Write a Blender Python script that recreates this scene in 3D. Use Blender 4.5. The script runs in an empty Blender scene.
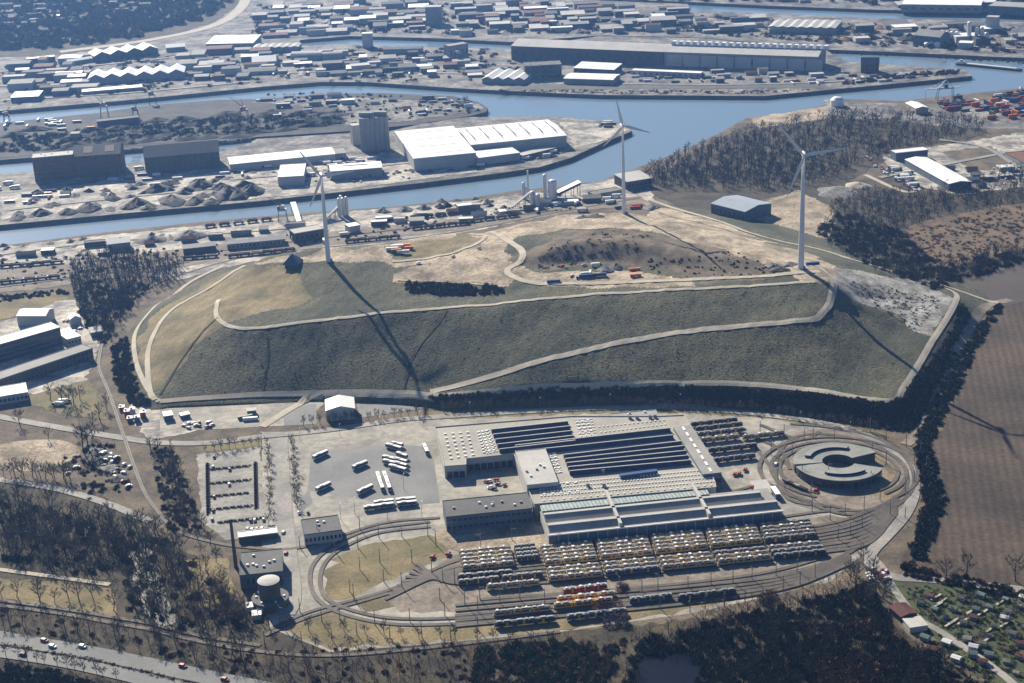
import bpy, bmesh, math, random
import numpy as np
from mathutils import Vector, Matrix, geometry
random.seed(7); rng = np.random.default_rng(7)
R = math.radians
scene = bpy.context.scene
C = scene.collection

# ---------------------------------------------------------------- camera
FOC, PITCH, CAMH, ROLL = 1600.0, R(21.05), 500.0, R(2.5)
cam = bpy.data.cameras.new('camera'); camo = bpy.data.objects.new('camera', cam); C.objects.link(camo)
cam.sensor_width = 36.0; cam.lens = 36.0 * FOC / 1024.0; cam.clip_start = 1.0; cam.clip_end = 30000.0
camo.location = (0, 0, CAMH)
camo.rotation_euler = (Matrix.Rotation(math.pi/2 - PITCH, 3, 'X') @ Matrix.Rotation(-ROLL, 3, 'Z')).to_euler()
scene.camera = camo

# ---------------------------------------------------------------- sky and sun
SUN_AZ, SUN_EL = R(24.0), R(30.5)          # shadows fall towards +x -y
w = bpy.data.worlds.new('World'); scene.world = w; w.use_nodes = True
nt = w.node_tree; bg = nt.nodes['Background']
sky = nt.nodes.new('ShaderNodeTexSky'); sky.sky_type = 'NISHITA'; sky.sun_disc = False
sky.sun_elevation = SUN_EL; sky.sun_rotation = -SUN_AZ
sky.altitude = 200; sky.air_density = 1.0; sky.dust_density = 0.8; sky.ozone_density = 7.0
nt.links.new(sky.outputs[0], bg.inputs[0]); bg.inputs[1].default_value = 0.05
sl = bpy.data.lights.new('sun', 'SUN'); sl.energy = 5.0; sl.angle = R(0.5); sl.color = (1.0, 0.90, 0.73)
so = bpy.data.objects.new('sun', sl); C.objects.link(so); so.location = (-1500, 3500, 2500)
sd = Vector((math.sin(SUN_AZ)*math.cos(SUN_EL), -math.cos(SUN_AZ)*math.cos(SUN_EL), -math.sin(SUN_EL)))
so.rotation_euler = sd.to_track_quat('-Z', 'Y').to_euler()
vs = scene.view_settings; vs.view_transform = 'Standard'; vs.look = 'None'; vs.gamma = 1.0
vs.use_curve_mapping = False; vs.exposure = 0.95
scene.cycles.use_denoising = True
scene.cycles.max_bounces = 6; scene.cycles.volume_bounces = 0; scene.cycles.diffuse_bounces = 1
scene.cycles.glossy_bounces = 2; scene.cycles.transmission_bounces = 2

# ---------------------------------------------------------------- where a point of the picture lies on the ground
def ray(px, py):
    x = px - 512.0; y = 341.5 - py; c, s = math.cos(ROLL), math.sin(ROLL)
    X = c*x + s*y; Y = -s*x + c*y
    return np.array([X, FOC*math.cos(PITCH) + Y*math.sin(PITCH), -FOC*math.sin(PITCH) + Y*math.cos(PITCH)])
def P(px, py, z=0.0):
    d = ray(px, py); t = (z - CAMH)/d[2]
    return np.array([d[0]*t, d[1]*t, z])
def to_px(v):
    q = np.array(v, float)-[0,0,CAMH]; d = q[1]*math.cos(PITCH)-q[2]*math.sin(PITCH); X = q[0]/d*FOC; Y = (q[1]*math.sin(PITCH)+q[2]*math.cos(PITCH))/d*FOC
    return 512+math.cos(ROLL)*X-math.sin(ROLL)*Y, 341.5-(math.sin(ROLL)*X+math.cos(ROLL)*Y)
def PP(pts, z=0.0): return [P(a, b, z)[:2] for a, b in pts]

# ---------------------------------------------------------------- materials
MATS = {}
def mt(key, c1, c2=None, s1=0.05, s2=0.6, amt=0.25, rough=0.85, metal=0.0, bump=0.0, stripe=None, spec=0.3, alpha=None):
    """procedural material: two tones in broad clouds, fine mottling on top, optional ruled lines"""
    if key in MATS: return MATS[key]
    m = bpy.data.materials.new(key); m.use_nodes = True; t = m.node_tree; n = t.nodes; l = t.links
    b = n['Principled BSDF']; b.inputs['Roughness'].default_value = rough; b.inputs['Metallic'].default_value = metal
    b.inputs['Specular IOR Level'].default_value = spec
    geo = n.new('ShaderNodeNewGeometry')
    c2 = c2 or tuple(v*0.8 for v in c1)
    n1 = n.new('ShaderNodeTexNoise'); n1.inputs['Scale'].default_value = s1; n1.inputs['Detail'].default_value = 5; n1.inputs['Roughness'].default_value = 0.62
    l.new(geo.outputs['Position'], n1.inputs['Vector'])
    rp = n.new('ShaderNodeValToRGB'); rp.color_ramp.elements[0].position = 0.38; rp.color_ramp.elements[1].position = 0.62
    rp.color_ramp.elements[0].color = (*c1, 1); rp.color_ramp.elements[1].color = (*c2, 1)
    l.new(n1.outputs[0], rp.inputs[0])
    n2 = n.new('ShaderNodeTexNoise'); n2.inputs['Scale'].default_value = s2; n2.inputs['Detail'].default_value = 4; n2.inputs['Roughness'].default_value = 0.7
    l.new(geo.outputs['Position'], n2.inputs['Vector'])
    mr = n.new('ShaderNodeMapRange'); mr.inputs[1].default_value = 0.3; mr.inputs[2].default_value = 0.7
    mr.inputs[3].default_value = 1 - amt; mr.inputs[4].default_value = 1 + amt
    l.new(n2.outputs[0], mr.inputs[0])
    mx = n.new('ShaderNodeVectorMath'); mx.operation = 'SCALE'; l.new(rp.outputs[0], mx.inputs[0]); l.new(mr.outputs[0], mx.inputs['Scale'])
    last = mx.outputs[0]
    if stripe:   # (angle, period m, strength)
        ang, per, st = stripe
        sep = n.new('ShaderNodeVectorMath'); sep.operation = 'DOT_PRODUCT'; sep.inputs[1].default_value = (math.cos(ang), math.sin(ang), 0)
        l.new(geo.outputs['Position'], sep.inputs[0])
        mm = n.new('ShaderNodeMath'); mm.operation = 'MULTIPLY'; mm.inputs[1].default_value = 2*math.pi/per; l.new(sep.outputs['Value'], mm.inputs[0])
        sn = n.new('ShaderNodeMath'); sn.operation = 'SINE'; l.new(mm.outputs[0], sn.inputs[0])
        m2 = n.new('ShaderNodeMapRange'); m2.inputs[1].default_value = -1; m2.inputs[2].default_value = 1
        m2.inputs[3].default_value = 1 - st; m2.inputs[4].default_value = 1 + st; l.new(sn.outputs[0], m2.inputs[0])
        m3 = n.new('ShaderNodeVectorMath'); m3.operation = 'SCALE'; l.new(last, m3.inputs[0]); l.new(m2.outputs[0], m3.inputs['Scale']); last = m3.outputs[0]
    l.new(last, b.inputs['Base Color'])
    if bump:
        bp = n.new('ShaderNodeBump'); bp.inputs['Strength'].default_value = 1.0; bp.inputs['Distance'].default_value = bump
        l.new(n2.outputs[0], bp.inputs['Height']); l.new(bp.outputs[0], b.inputs['Normal'])
    MATS[key] = m; return m

grass   = mt('hill grass', (.045,.052,.033), (.11,.104,.062), .016, .45, .6, .95, bump=1.3)
meadow  = mt('winter meadow', (.12,.10,.05), (.24,.19,.10), .03, .5, .35, .95, bump=.3)
verge   = mt('mossy verge', (.12,.11,.05), (.20,.165,.085), .05, .7, .35, .95)
dirt    = mt('pale dirt', (.42,.345,.25), (.17,.14,.10), .035, .3, .45, .95, bump=.3)
brown   = mt('ploughed soil', (.04,.03,.023), (.085,.062,.044), .012, .3, .4, .95, stripe=(R(-12), 6.0, .16))
soil    = mt('dark soil', (.065,.055,.05), (.09,.075,.065), .01, .5, .2, .95, stripe=(R(25), 6.0, .08))
scrub   = mt('brown scrub ground', (.075,.062,.045), (.16,.125,.085), .05, .5, .4, .95, bump=.5)
reed    = mt('dry reeds', (.17,.115,.07), (.10,.075,.05), .04, .6, .35, .95, bump=.6)
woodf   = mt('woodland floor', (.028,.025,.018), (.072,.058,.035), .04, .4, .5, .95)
concrete= mt('yard concrete', (.34,.315,.265), (.19,.18,.16), .03, .16, .3, .85)
pave    = mt('pale yard ground', (.48,.44,.37), (.14,.135,.13), .035, .15, .5, .9)
asphalt = mt('asphalt', (.15,.155,.16), (.205,.205,.20), .03, .4, .12, .85)
asphalt_dark = mt('dark asphalt', (.06,.06,.065), (.09,.09,.09), .03, .4, .15, .85)
roadm   = mt('road surface', (.19,.185,.175), (.31,.29,.26), .04, .4, .2, .85)
pathm   = mt('gravel path', (.43,.39,.31), (.36,.32,.25), .05, .6, .15, .9)
ballast = mt('track ballast', (.15,.125,.10), (.24,.205,.165), .05, .3, .35, .95)
railm   = mt('rail steel', (.10,.095,.09), (.07,.065,.06), .1, 1, .1, .6, 0)
quay    = mt('quay stone', (.11,.11,.10), (.07,.07,.068), .05, .5, .3, .9)
harb    = mt('harbour ground', (.24,.225,.20), (.055,.055,.06), .028, .12, .6, .9)
harbd   = mt('coal stained ground', (.014,.016,.02), (.05,.05,.052), .03, .2, .6, .9)
snowy   = mt('pale rubble slope', (.34,.34,.32), (.16,.15,.13), .06, .45, .55, .9, bump=.8)
green_t = mt('allotment lawn', (.06,.08,.025), (.045,.045,.028), .08, .6, .3, .95)
orangeb = mt('rust brown brush', (.20,.10,.04), (.10,.06,.03), .15, .9, .4, .95)
m_white = mt('white paint', (.80,.79,.76), (.72,.71,.68), .1, .5, .05, .5)

# ---------------------------------------------------------------- object helpers
def tag(o, label=None, cat=None, group=None, kind=None):
    if label: o['label'] = label
    if cat: o['category'] = cat
    if group: o['group'] = group
    if kind: o['kind'] = kind
    return o
def empty(name, loc=(0,0,0), rz=0.0, **k):
    o = bpy.data.objects.new(name, None); C.objects.link(o); o.location = loc; o.rotation_euler = (0,0,rz); return tag(o, **k)
class MB:
    def __init__(s): s.v = []; s.f = []
    def add(s, v, f):
        k = len(s.v); s.v += [tuple(map(float, p)) for p in v]; s.f += [tuple(i+k for i in q) for q in f]; return s
    def box(s, x0,x1,y0,y1,z0,z1):
        return s.add([(x0,y0,z0),(x1,y0,z0),(x1,y1,z0),(x0,y1,z0),(x0,y0,z1),(x1,y0,z1),(x1,y1,z1),(x0,y1,z1)],
                     [(3,2,1,0),(4,5,6,7),(0,1,5,4),(1,2,6,5),(2,3,7,6),(3,0,4,7)])
    def prism(s, poly, z0, z1, top=True):
        n = len(poly)
        a = sum(poly[i][0]*poly[(i+1)%n][1]-poly[(i+1)%n][0]*poly[i][1] for i in range(n))
        if a < 0: poly = poly[::-1]
        v = [(p[0],p[1],z0) for p in poly] + [(p[0],p[1],z1) for p in poly]
        f = [(i,(i+1)%n,n+(i+1)%n,n+i) for i in range(n)]
        tr = geometry.tessellate_polygon([[Vector((p[0],p[1],0)) for p in poly]])
        for t in tr:
            ax,ay = poly[t[0]][:2]; bx,by = poly[t[1]][:2]; cx,cy = poly[t[2]][:2]
            if (bx-ax)*(cy-ay)-(cx-ax)*(by-ay) < 0: t = t[::-1]
            f.append(tuple(n+i for i in t))
            f.append(tuple(t[::-1]))
        return s.add(v, f)
    def tube(s, a, b, r0, r1=None, n=6, cap=True):
        r1 = r0 if r1 is None else r1; a = Vector(a); b = Vector(b); d = b - a
        if d.length < 1e-6: return s
        q = d.to_track_quat('Z', 'Y'); v = []; 
        for p, r in ((a,r0),(b,r1)):
            for i in range(n):
                t = 2*math.pi*i/n; v.append(p + q @ Vector((math.cos(t)*r, math.sin(t)*r, 0)))
        f = [(i,(i+1)%n,n+(i+1)%n,n+i) for i in range(n)]
        if cap: f += [tuple(range(n))[::-1], tuple(range(n,2*n))]
        return s.add(v, f)
    def bar(s, a, b, w, h):
        """box beam from a to b in plan, w wide, h high, bottom at a.z"""
        a = Vector(a); b = Vector(b); d = b-a; u = Vector((-d.y, d.x, 0)); u = u.normalized()*w/2 if u.length>1e-6 else Vector((w/2,0,0))
        H = Vector((0,0,h)); v = [a-u,a+u,b+u,b-u,a-u+H,a+u+H,b+u+H,b-u+H]
        return s.add(v, [(0,1,2,3),(7,6,5,4),(0,4,5,1),(1,5,6,2),(2,6,7,3),(3,7,4,0)])
    def lathe(s, prof, n=16, c=(0,0)):
        v = []; m = len(prof)
        for r, z in prof:
            for i in range(n):
                t = 2*math.pi*i/n; v.append((c[0]+r*math.cos(t), c[1]+r*math.sin(t), z))
        f = [(j*n+i, j*n+(i+1)%n, (j+1)*n+(i+1)%n, (j+1)*n+i) for j in range(m-1) for i in range(n)]
        f += [tuple(range(n))[::-1], tuple(range((m-1)*n, m*n))]
        return s.add(v, f)
    def mesh(s, name, m):
        me = bpy.data.meshes.new(name); me.from_pydata(s.v, [], s.f); me.materials.append(m); me.update(); return me
    def build(s, name, m, parent=None, **k):
        o = bpy.data.objects.new(name, s.mesh(name, m)); C.objects.link(o)
        if parent is not None: o.parent = parent
        return tag(o, **k)
def np_mesh(name, verts, tris, m, parent=None, **k):
    me = bpy.data.meshes.new(name); nv, nf = len(verts), len(tris)
    me.vertices.add(nv); me.vertices.foreach_set('co', np.asarray(verts, np.float32).ravel())
    me.loops.add(nf*3); me.loops.foreach_set('vertex_index', np.asarray(tris, np.int32).ravel())
    me.polygons.add(nf); me.polygons.foreach_set('loop_start', np.arange(0, nf*3, 3, dtype=np.int32))
    me.update(calc_edges=True); me.validate(); me.materials.append(m)
    o = bpy.data.objects.new(name, me); C.objects.link(o)
    if parent is not None: o.parent = parent
    return tag(o, **k)
def copy_tree(o, loc, rz, label=None, group=None, sc=None):
    c = o.copy(); C.objects.link(c); c.location = loc; c.rotation_euler = (0,0,rz)
    if sc is not None: c.scale = sc if hasattr(sc, '__len__') else (sc,sc,sc)
    if label: c['label'] = label
    if group: c['group'] = group
    for ch in list(o.children):
        d = ch.copy(); C.objects.link(d); d.parent = c
        for g in list(ch.children):
            e = g.copy(); C.objects.link(e); e.parent = d
    return c
class Placer:
    """first placement moves the prototype itself, later ones copy it"""
    def __init__(s, root): s.root = root; s.used = False
    def put(s, loc, rz=0.0, label=None, group=None, sc=None):
        if not s.used:
            s.used = True; o = s.root; o.location = loc; o.rotation_euler = (0,0,rz)
            if sc is not None: o.scale = sc if hasattr(sc, '__len__') else (sc,sc,sc)
            if label: o['label'] = label
            if group: o['group'] = group
            return o
        return copy_tree(s.root, loc, rz, label, group, sc)

def inside(px, py, poly):
    poly = np.asarray(poly, float); px = np.asarray(px, float); py = np.asarray(py, float)
    r = np.zeros(px.shape, bool); n = len(poly)
    for i in range(n):
        x0,y0 = poly[i]; x1,y1 = poly[(i+1)%n]
        if y0 == y1: continue
        c = ((y0 > py) != (y1 > py)) & (px < (x1-x0)*(py-y0)/(y1-y0) + x0); r ^= c
    return r
def smooth(pts, step=6.0):
    pts = [np.array(p, float) for p in pts]
    if len(pts) == 2: pts = [pts[0], (pts[0]+pts[1])/2, pts[1]]
    q = [2*pts[0]-pts[1]] + pts + [2*pts[-1]-pts[-2]]; out = []
    for i in range(1, len(q)-2):
        a,b,c,d = q[i-1:i+3]; n = max(1, int(np.linalg.norm(c-b)/step))
        for k in range(n):
            t = k/n; out.append(.5*((2*b)+(-a+c)*t+(2*a-5*b+4*c-d)*t*t+(-a+3*b-3*c+d)*t**3))
    out.append(pts[-1]); return out

# ---------------------------------------------------------------- the landfill hill as a height field
LINES = [  # (pixel x, pixel y, height) along roads, rims and feet
 [(125,395,0),(150,410,0),(250,405,0),(320,401,0),(420,405,0),(445,408,0),(600,403,0),(760,410,0),(850,424,0),(905,434,0),(930,405,0),(962,350,0),(985,312,0),(990,296,0),(962,280,0),(900,262,0),(840,243,0),(790,228,0),(740,215,0),(700,208,0),(655,205,0)],
 [(655,205,0),(640,222,0),(600,232,0),(540,236,0),(480,255,0),(400,272,0),(300,285,0),(235,285,0),(180,292,0),(140,312,0),(120,345,0),(125,395,0)],
 [(158,402,3),(200,400,3),(300,396,3),(400,397,5),(450,396,9),(560,388,12),(700,385,13),(800,391,13),(885,401,13),(905,388,13),(930,345,13),(957,298,13),(930,283,13),(860,262,14),(820,252,15),(760,236,14),(700,220,13)],
 [(152,400,5),(140,372,6),(137,345,8),(148,318,14),(180,290,22),(225,268,34),(245,262,42)],
 [(430,393,7),(470,383,13),(560,358,26),(640,340,32),(700,330,35),(800,321,40),(826,306,43),(834,285,49),(815,264,53)],
 [(219,300,41),(217,318,38),(235,328,38),(260,329,38),(310,322,41),(370,315,43),(440,309,45),(510,303,47),(600,294,49),(700,289,50),(760,286,50),(815,283,51)],
 [(250,265,48),(290,262,53),(328,260,55),(380,256,54),(430,246,51),(480,236,50),(500,228,50),(560,214,52),(624,212,54),(680,222,50),(740,240,48),(801,266,54)],
 [(262,257,50),(290,251,54),(328,247,56),(380,243,55),(430,235,51),(470,231,50)],
 [(262,333,35),(300,357,23),(330,380,11)],
 [(180,340,24),(165,370,12)],
 [(860,300,22),(920,300,14),(890,340,16),(850,310,30)],
 [(545,250,60),(570,243,62),(610,240,63),(650,245,61),(690,254,57),(735,262,54)],
 [(515,262,54),(535,250,57)],
 [(590,228,62),(650,228,60)],
 [(530,266,51),(570,264,51),(620,262,51),(660,267,51),(740,273,51)],
 [(520,276,51),(600,277,51),(650,275,51),(760,279,51)],
 [(398,274,49),(430,276,48),(470,272,48),(500,280,49)],
 [(402,279,47),(450,281,47),(500,284,48)],
 [(405,290,46),(450,295,45),(505,293,46)],
]
L3 = []
for ln in LINES:
    p = [P(a,b,z) for a,b,z in ln]; q = [p[0]]
    for a, b in zip(p, p[1:]):
        n = max(1, int(np.linalg.norm((b-a)[:2])/6)); q += [a + (b-a)*k/n for k in range(1, n+1)]
    L3.append(np.array(q))
FOOT = np.vstack([L3[0], L3[1][1:]])[:, :2]
HX0, HX1 = FOOT[:,0].min()-12, FOOT[:,0].max()+12; HY0, HY1 = FOOT[:,1].min()-12, FOOT[:,1].max()+12
HS = 3.0; NX = int((HX1-HX0)/HS)+1; NY = int((HY1-HY0)/HS)+1
gx = HX0 + HS*np.arange(NX); gy = HY0 + HS*np.arange(NY); GX, GY = np.meshgrid(gx, gy)
num = np.zeros(GX.shape); den = np.zeros(GX.shape); fx, fy = GX.ravel(), GY.ravel()
for i, q in enumerate(L3):
    best = np.full(fx.shape, 1e12); hz = np.zeros(fx.shape)
    for k0 in range(0, len(q), 40):
        s = q[k0:k0+40]; d = (fx[:,None]-s[None,:,0])**2 + (fy[:,None]-s[None,:,1])**2
        j = d.argmin(1); dm = d[np.arange(len(j)), j]; u = dm < best; best[u] = dm[u]; hz[u] = s[j[u],2]
    wgt = (1.0/(best+1.5)**1.25).reshape(GX.shape); num += wgt*hz.reshape(GX.shape); den += wgt
HZ = num/den
def blur(a):
    p = np.pad(a, 1, 'edge'); return (p[1:-1,1:-1]*4 + p[:-2,1:-1]*2+p[2:,1:-1]*2+p[1:-1,:-2]*2+p[1:-1,2:]*2+p[:-2,:-2]+p[2:,2:]+p[:-2,2:]+p[2:,:-2])/16
INF = inside(GX, GY, FOOT)
FIX = ~INF; ZF = np.zeros(GX.shape)
for q in L3:
    for a, b in zip(q, q[1:]):
        for t in (0, .33, .67):
            c = a+(b-a)*t; i = int(round((c[0]-HX0)/HS)); j = int(round((c[1]-HY0)/HS))
            if 0 <= i < NX and 0 <= j < NY: FIX[j,i] = True; ZF[j,i] = c[2]
HZ = np.where(FIX, ZF, HZ)
for _ in range(900):     # relax to even slopes between the drawn lines
    p_ = np.pad(HZ, 1, 'edge'); HZ = np.where(FIX, ZF, (p_[:-2,1:-1]+p_[2:,1:-1]+p_[1:-1,:-2]+p_[1:-1,2:])/4)
for _ in range(3): HZ = blur(HZ)
lump = np.zeros(GX.shape)
for sc, am in ((60,.45),(25,.3),(11,.28)):
    ph = rng.random(12)*6.28
    for k in range(6):
        a = ph[k]; lump += am/3*np.sin((GX*math.cos(a)+GY*math.sin(a))*6.28/sc + ph[k+6] + 1.5*np.sin(GX/sc*1.7+k)+1.3*np.cos(GY/sc*1.3+k))
HZ = HZ + lump*np.clip(HZ/25, 0, 1)
HZ = np.where(INF, np.maximum(HZ, -1.5), -1.5)
def TZ(x, y):
    """ground height at x, y"""
    u = (x-HX0)/HS; v = (y-HY0)/HS
    if u < 0 or v < 0 or u >= NX-1 or v >= NY-1: return 0.0
    i, j = int(u), int(v); a, b = u-i, v-j
    z = HZ[j,i]*(1-a)*(1-b)+HZ[j,i+1]*a*(1-b)+HZ[j+1,i]*(1-a)*b+HZ[j+1,i+1]*a*b
    return max(0.0, float(z))
def G(px, py):
    """where the line of sight through a pixel first meets the ground, hill included"""
    d = ray(px, py); d = d/np.linalg.norm(d[:2]); lo = (70-CAMH)/d[2]; hi = (0-CAMH)/d[2]; t = lo
    if HX0-50 < d[0]*hi < HX1+50 or HX0-50 < d[0]*lo < HX1+50:
        while t < hi:
            if CAMH + d[2]*t <= TZ(d[0]*t, d[1]*t): break
            t += 2.0
        t = min(t, hi)
    else: t = hi
    x, y = d[0]*t, d[1]*t; return Vector((x, y, TZ(x, y)))

SHEETN = [0]
def sheet(name, px, m, level=1, **k):
    """flat ground patch lying a little above the one below; natural covers get a ragged outline"""
    poly = smooth_closed(px) if k.pop('soft', False) else px
    w_ = PP(poly, 0); SHEETN[0] += 1; z = .03 + .005*SHEETN[0]
    if m in (asphalt, concrete, asphalt_dark, soil): out = [tuple(p) for p in w_]
    else:
        out = []
        for i in range(len(w_)):
            a, b = w_[i], w_[(i+1)%len(w_)]; L = float(np.linalg.norm(b-a)); n = max(1, int(L/6)); u = np.array([-(b-a)[1], (b-a)[0]])/max(L, 1e-6)
            amp = 1.6*min(1, L/60)
            for j in range(n): out.append(tuple(a + (b-a)*j/n + u*(0 if j == 0 else rng.normal()*amp)))
    mb = MB(); v = [(p[0], p[1], z) for p in out]; f = []
    for t in geometry.tessellate_polygon([[Vector((p[0],p[1],0)) for p in out]]):
        a, b, c = (v[i] for i in t)
        f.append(t if (b[0]-a[0])*(c[1]-a[1])-(c[0]-a[0])*(b[1]-a[1]) > 0 else t[::-1])
    mb.add(v, f)
    return mb.build(name, m, kind='structure', **k)
def smooth_closed(px):
    n = len(px); out = []
    for i in range(n):
        a,b,c,d = (np.array(px[(i+j)%n], float) for j in (-1,0,1,2))
        for t in (0,.25,.5,.75): out.append(tuple(.5*((2*b)+(-a+c)*t+(2*a-5*b+4*c-d)*t*t+(-a+3*b-3*c+d)*t**3)))
    return out
RIBN = [0]
def ribbon_mb(px, width, level, mb=None, off=0.0, lift=0.0, flat=False, step=5.0):
    RIBN[0] += 1; zz = .42 + .003*RIBN[0] if level < 90 else 0
    mb = mb or MB(); w = [P(a,b,0)[:2] for a,b in px] if flat else [np.array(G(a,b)[:2]) for a,b in px]
    c = smooth(w, step); n = len(c); rows = []
    for i in range(n):
        d = c[min(i+1,n-1)]-c[max(i-1,0)]; L = np.linalg.norm(d); u = np.array([-d[1], d[0]])/(L if L > 1e-6 else 1)
        row = []
        for s in (-.5, 0, .5):
            p = c[i] + u*(off + s*width); z = 0 if flat else TZ(p[0], p[1])
            row.append((p[0], p[1], z + zz*1.0 + lift))
        rows.append(row)
    v = [p for r in rows for p in r]; f = []
    for i in range(n-1):
        for j in range(2): a = i*3+j; f.append((a, a+1, a+4, a+3))
    mb.add(v, f); return mb
def ribbon(name, px, width, m, level=3, **k):
    kw = {q: k.pop(q) for q in ('off','flat','lift','step') if q in k}
    return ribbon_mb(px, width, level, **kw).build(name, m, kind='structure', **k)
# ---------------------------------------------------------------- water and land
def water_mat(key, col, rough, wave, dist):
    m = bpy.data.materials.new(key); m.use_nodes = True; n = m.node_tree.nodes; l = m.node_tree.links; b = n['Principled BSDF']
    b.inputs['Base Color'].default_value = (*col, 1); b.inputs['Roughness'].default_value = rough; b.inputs['IOR'].default_value = 1.33
    geo = n.new('ShaderNodeNewGeometry'); t = n.new('ShaderNodeTexNoise'); t.inputs['Scale'].default_value = wave; t.inputs['Detail'].default_value = 4
    l.new(geo.outputs['Position'], t.inputs['Vector']); bp = n.new('ShaderNodeBump'); bp.inputs['Strength'].default_value = 1; bp.inputs['Distance'].default_value = dist
    l.new(t.outputs[0], bp.inputs['Height']); l.new(bp.outputs[0], b.inputs['Normal']); return m
water_m = water_mat('harbour water', (.15,.205,.245), .15, .25, .012)
pond_m = water_mat('pond water', (.003,.005,.014), .35, .3, .02)
pond_m.node_tree.nodes['Principled BSDF'].inputs['Specular IOR Level'].default_value = .15
mb = MB(); mb.add([(-9000,-500,-5),(9000,-500,-5),(9000,14000,-5),(-9000,14000,-5)], [(0,1,2,3)])
mb.build('water', water_m, kind='structure')

def land(name, px, m, wall=quay, z0=-7.0, coords=None):
    poly = [tuple(p) for p in (PP(px, 0) if coords is None else coords)]
    n = len(poly); a = sum(poly[i][0]*poly[(i+1)%n][1]-poly[(i+1)%n][0]*poly[i][1] for i in range(n))
    if a < 0: poly = poly[::-1]
    mb = MB(); mb.prism(poly, z0, 0.0); o = mb.build(name, m, kind='structure'); o.data.materials.append(wall)
    for p in o.data.polygons:
        if abs(p.normal.z) < .5: p.material_index = 1
    return o
near_w = PP([(-60,252),(0,246),(100,233),(200,222),(300,213),(400,206),(470,198),(520,190),(560,186),(600,181),(634,169),(678,152),(718,134),(746,118),(764,117),(822,106),(840,99),(904,101),(926,98),(1024,88),(1100,80)],0)
land('ground', None, scrub, coords=[tuple(p) for p in near_w] + [(2500,2300),(2500,-400),(-2500,-400),(-2500,1700)])
land('harbour_peninsula', [(-60,232),(0,225),(127,213),(260,201),(420,183),(500,173),(540,167),(570,158),(605,142),(632,131),(625,123),(560,117),(470,117),(430,122),(390,131),(350,133),(257,139),(244,145),(213,153),(140,162),(100,166),(0,174),(-60,180)], harb)
land('coal_quay', [(-60,166),(0,160),(100,152),(200,143),(257,137),(350,131),(390,127),(430,123),(470,116),(486,112),(488,108),(478,102),(453,96),(380,93),(326,94),(260,99),(216,100),(152,105),(96,113),(0,123),(-60,129)], harbd)
land('north_quay', [(-90,120),(0,111),(130,100),(210,92),(260,87),(320,82),(364,82),(453,88),(510,91),(600,95),(764,96),(827,90),(891,84),(942,79),(972,76),(966,70),(916,66),(878,64),(845,61),(826,50),(700,38),(600,36),(510,49),(430,47),(350,44),(300,46),(200,52),(100,66),(-90,84)], harb)
land('far_land', None, harb, coords=PP([(-90,83.5),(100,65.5),(200,51.5),(299,45),(300,40),(350,36),(430,38),(510,42),(600,35.5),(700,37.5),(826,49.5),(840,50),(891,52),(1024,58),(1120,62)],0) + [tuple(P(1120,26,0)[:2]), tuple(P(1024,22,0)[:2]), tuple(P(873,18,0)[:2]), tuple(P(764,13,0)[:2]), tuple(P(690,11,0)[:2]), tuple(P(688,4,0)[:2]), tuple(P(540,-2,0)[:2]), tuple(P(540,-30,0)[:2]), tuple(P(-90,-30,0)[:2])])
land('far_shore', [(690,2),(764,5.5),(870,9.5),(1024,13),(1120,14),(1120,-35),(545,-35),(545,-3)], harb)
land('far_horizon_land', None, woodf, coords=[(-6000,P(0,-28)[1]),(6000,P(1024,-30)[1]),(9000,14000),(-9000,14000)])

# hill mesh
idx = -np.ones(GX.shape, int); keep = np.zeros(GX.shape, bool)
q = INF[:-1,:-1]|INF[1:,:-1]|INF[:-1,1:]|INF[1:,1:]
for a in (0,1):
    for b in (0,1): keep[a:NY-1+a, b:NX-1+b] |= q
idx[keep] = np.arange(keep.sum()); vv = np.stack([GX[keep],GY[keep],HZ[keep]],1)
jj, ii = np.nonzero(q); a = idx[jj,ii]; b = idx[jj,ii+1]; c = idx[jj+1,ii+1]; d = idx[jj+1,ii]
hill = np_mesh('hill', vv, np.vstack([np.stack([a,b,c],1), np.stack([a,c,d],1)]), grass, kind='structure')
for p in hill.data.polygons: p.use_smooth = True
# ground covers on the hill: faces inside picture outlines take their own material
HM = [(dirt, [(250,262),(330,250),(385,247),(430,232),(500,228),(560,214),(600,206),(660,206),(720,222),(790,250),(835,262),(842,285),(800,283),(795,270),(740,262),(700,246),(650,232),(560,228),(520,238),(500,250),(520,262),(535,272),(640,272),(690,280),(690,287),(560,286),(515,280),(500,262),(480,258),(470,262),(400,268),(385,263),(330,262)]),
      (dirt, [(395,272),(470,258),(500,262),(520,280),(505,286),(450,283),(398,281)]),
      (snowy, [(838,268),(930,284),(952,300),(935,335),(915,330),(870,305),(838,292)]),
      (scrub, [(510,262),(560,232),(640,230),(740,255),(780,276),(700,284),(650,266),(600,262),(540,270)]),
      (meadow, [(140,340),(160,310),(200,285),(250,265),(290,266),(310,300),(250,315),(222,325),(200,345),(165,385),(148,392)]),
      (meadow, [(385,248),(470,232),(480,240),(460,252),(400,262)])]
cen = np.zeros(len(hill.data.polygons)*3); hill.data.polygons.foreach_get('center', cen); cen = cen.reshape(-1,3)
cq = cen - np.array([0,0,CAMH]); cf, sf = math.cos(PITCH), math.sin(PITCH); dep = cq[:,1]*cf - cq[:,2]*sf
X_ = cq[:,0]/dep*FOC; Y_ = (cq[:,1]*sf + cq[:,2]*cf)/dep*FOC
hpx = 512+math.cos(ROLL)*X_-math.sin(ROLL)*Y_; hpy = 341.5-(math.sin(ROLL)*X_+math.cos(ROLL)*Y_)
mi = np.zeros(len(cen), np.int32)
nzx = 3*np.sin(cen[:,0]/9)+2*np.sin(cen[:,1]/6+cen[:,0]/14); nzy = 1.5*np.sin(cen[:,1]/8)+1*np.sin(cen[:,0]/7)
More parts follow.
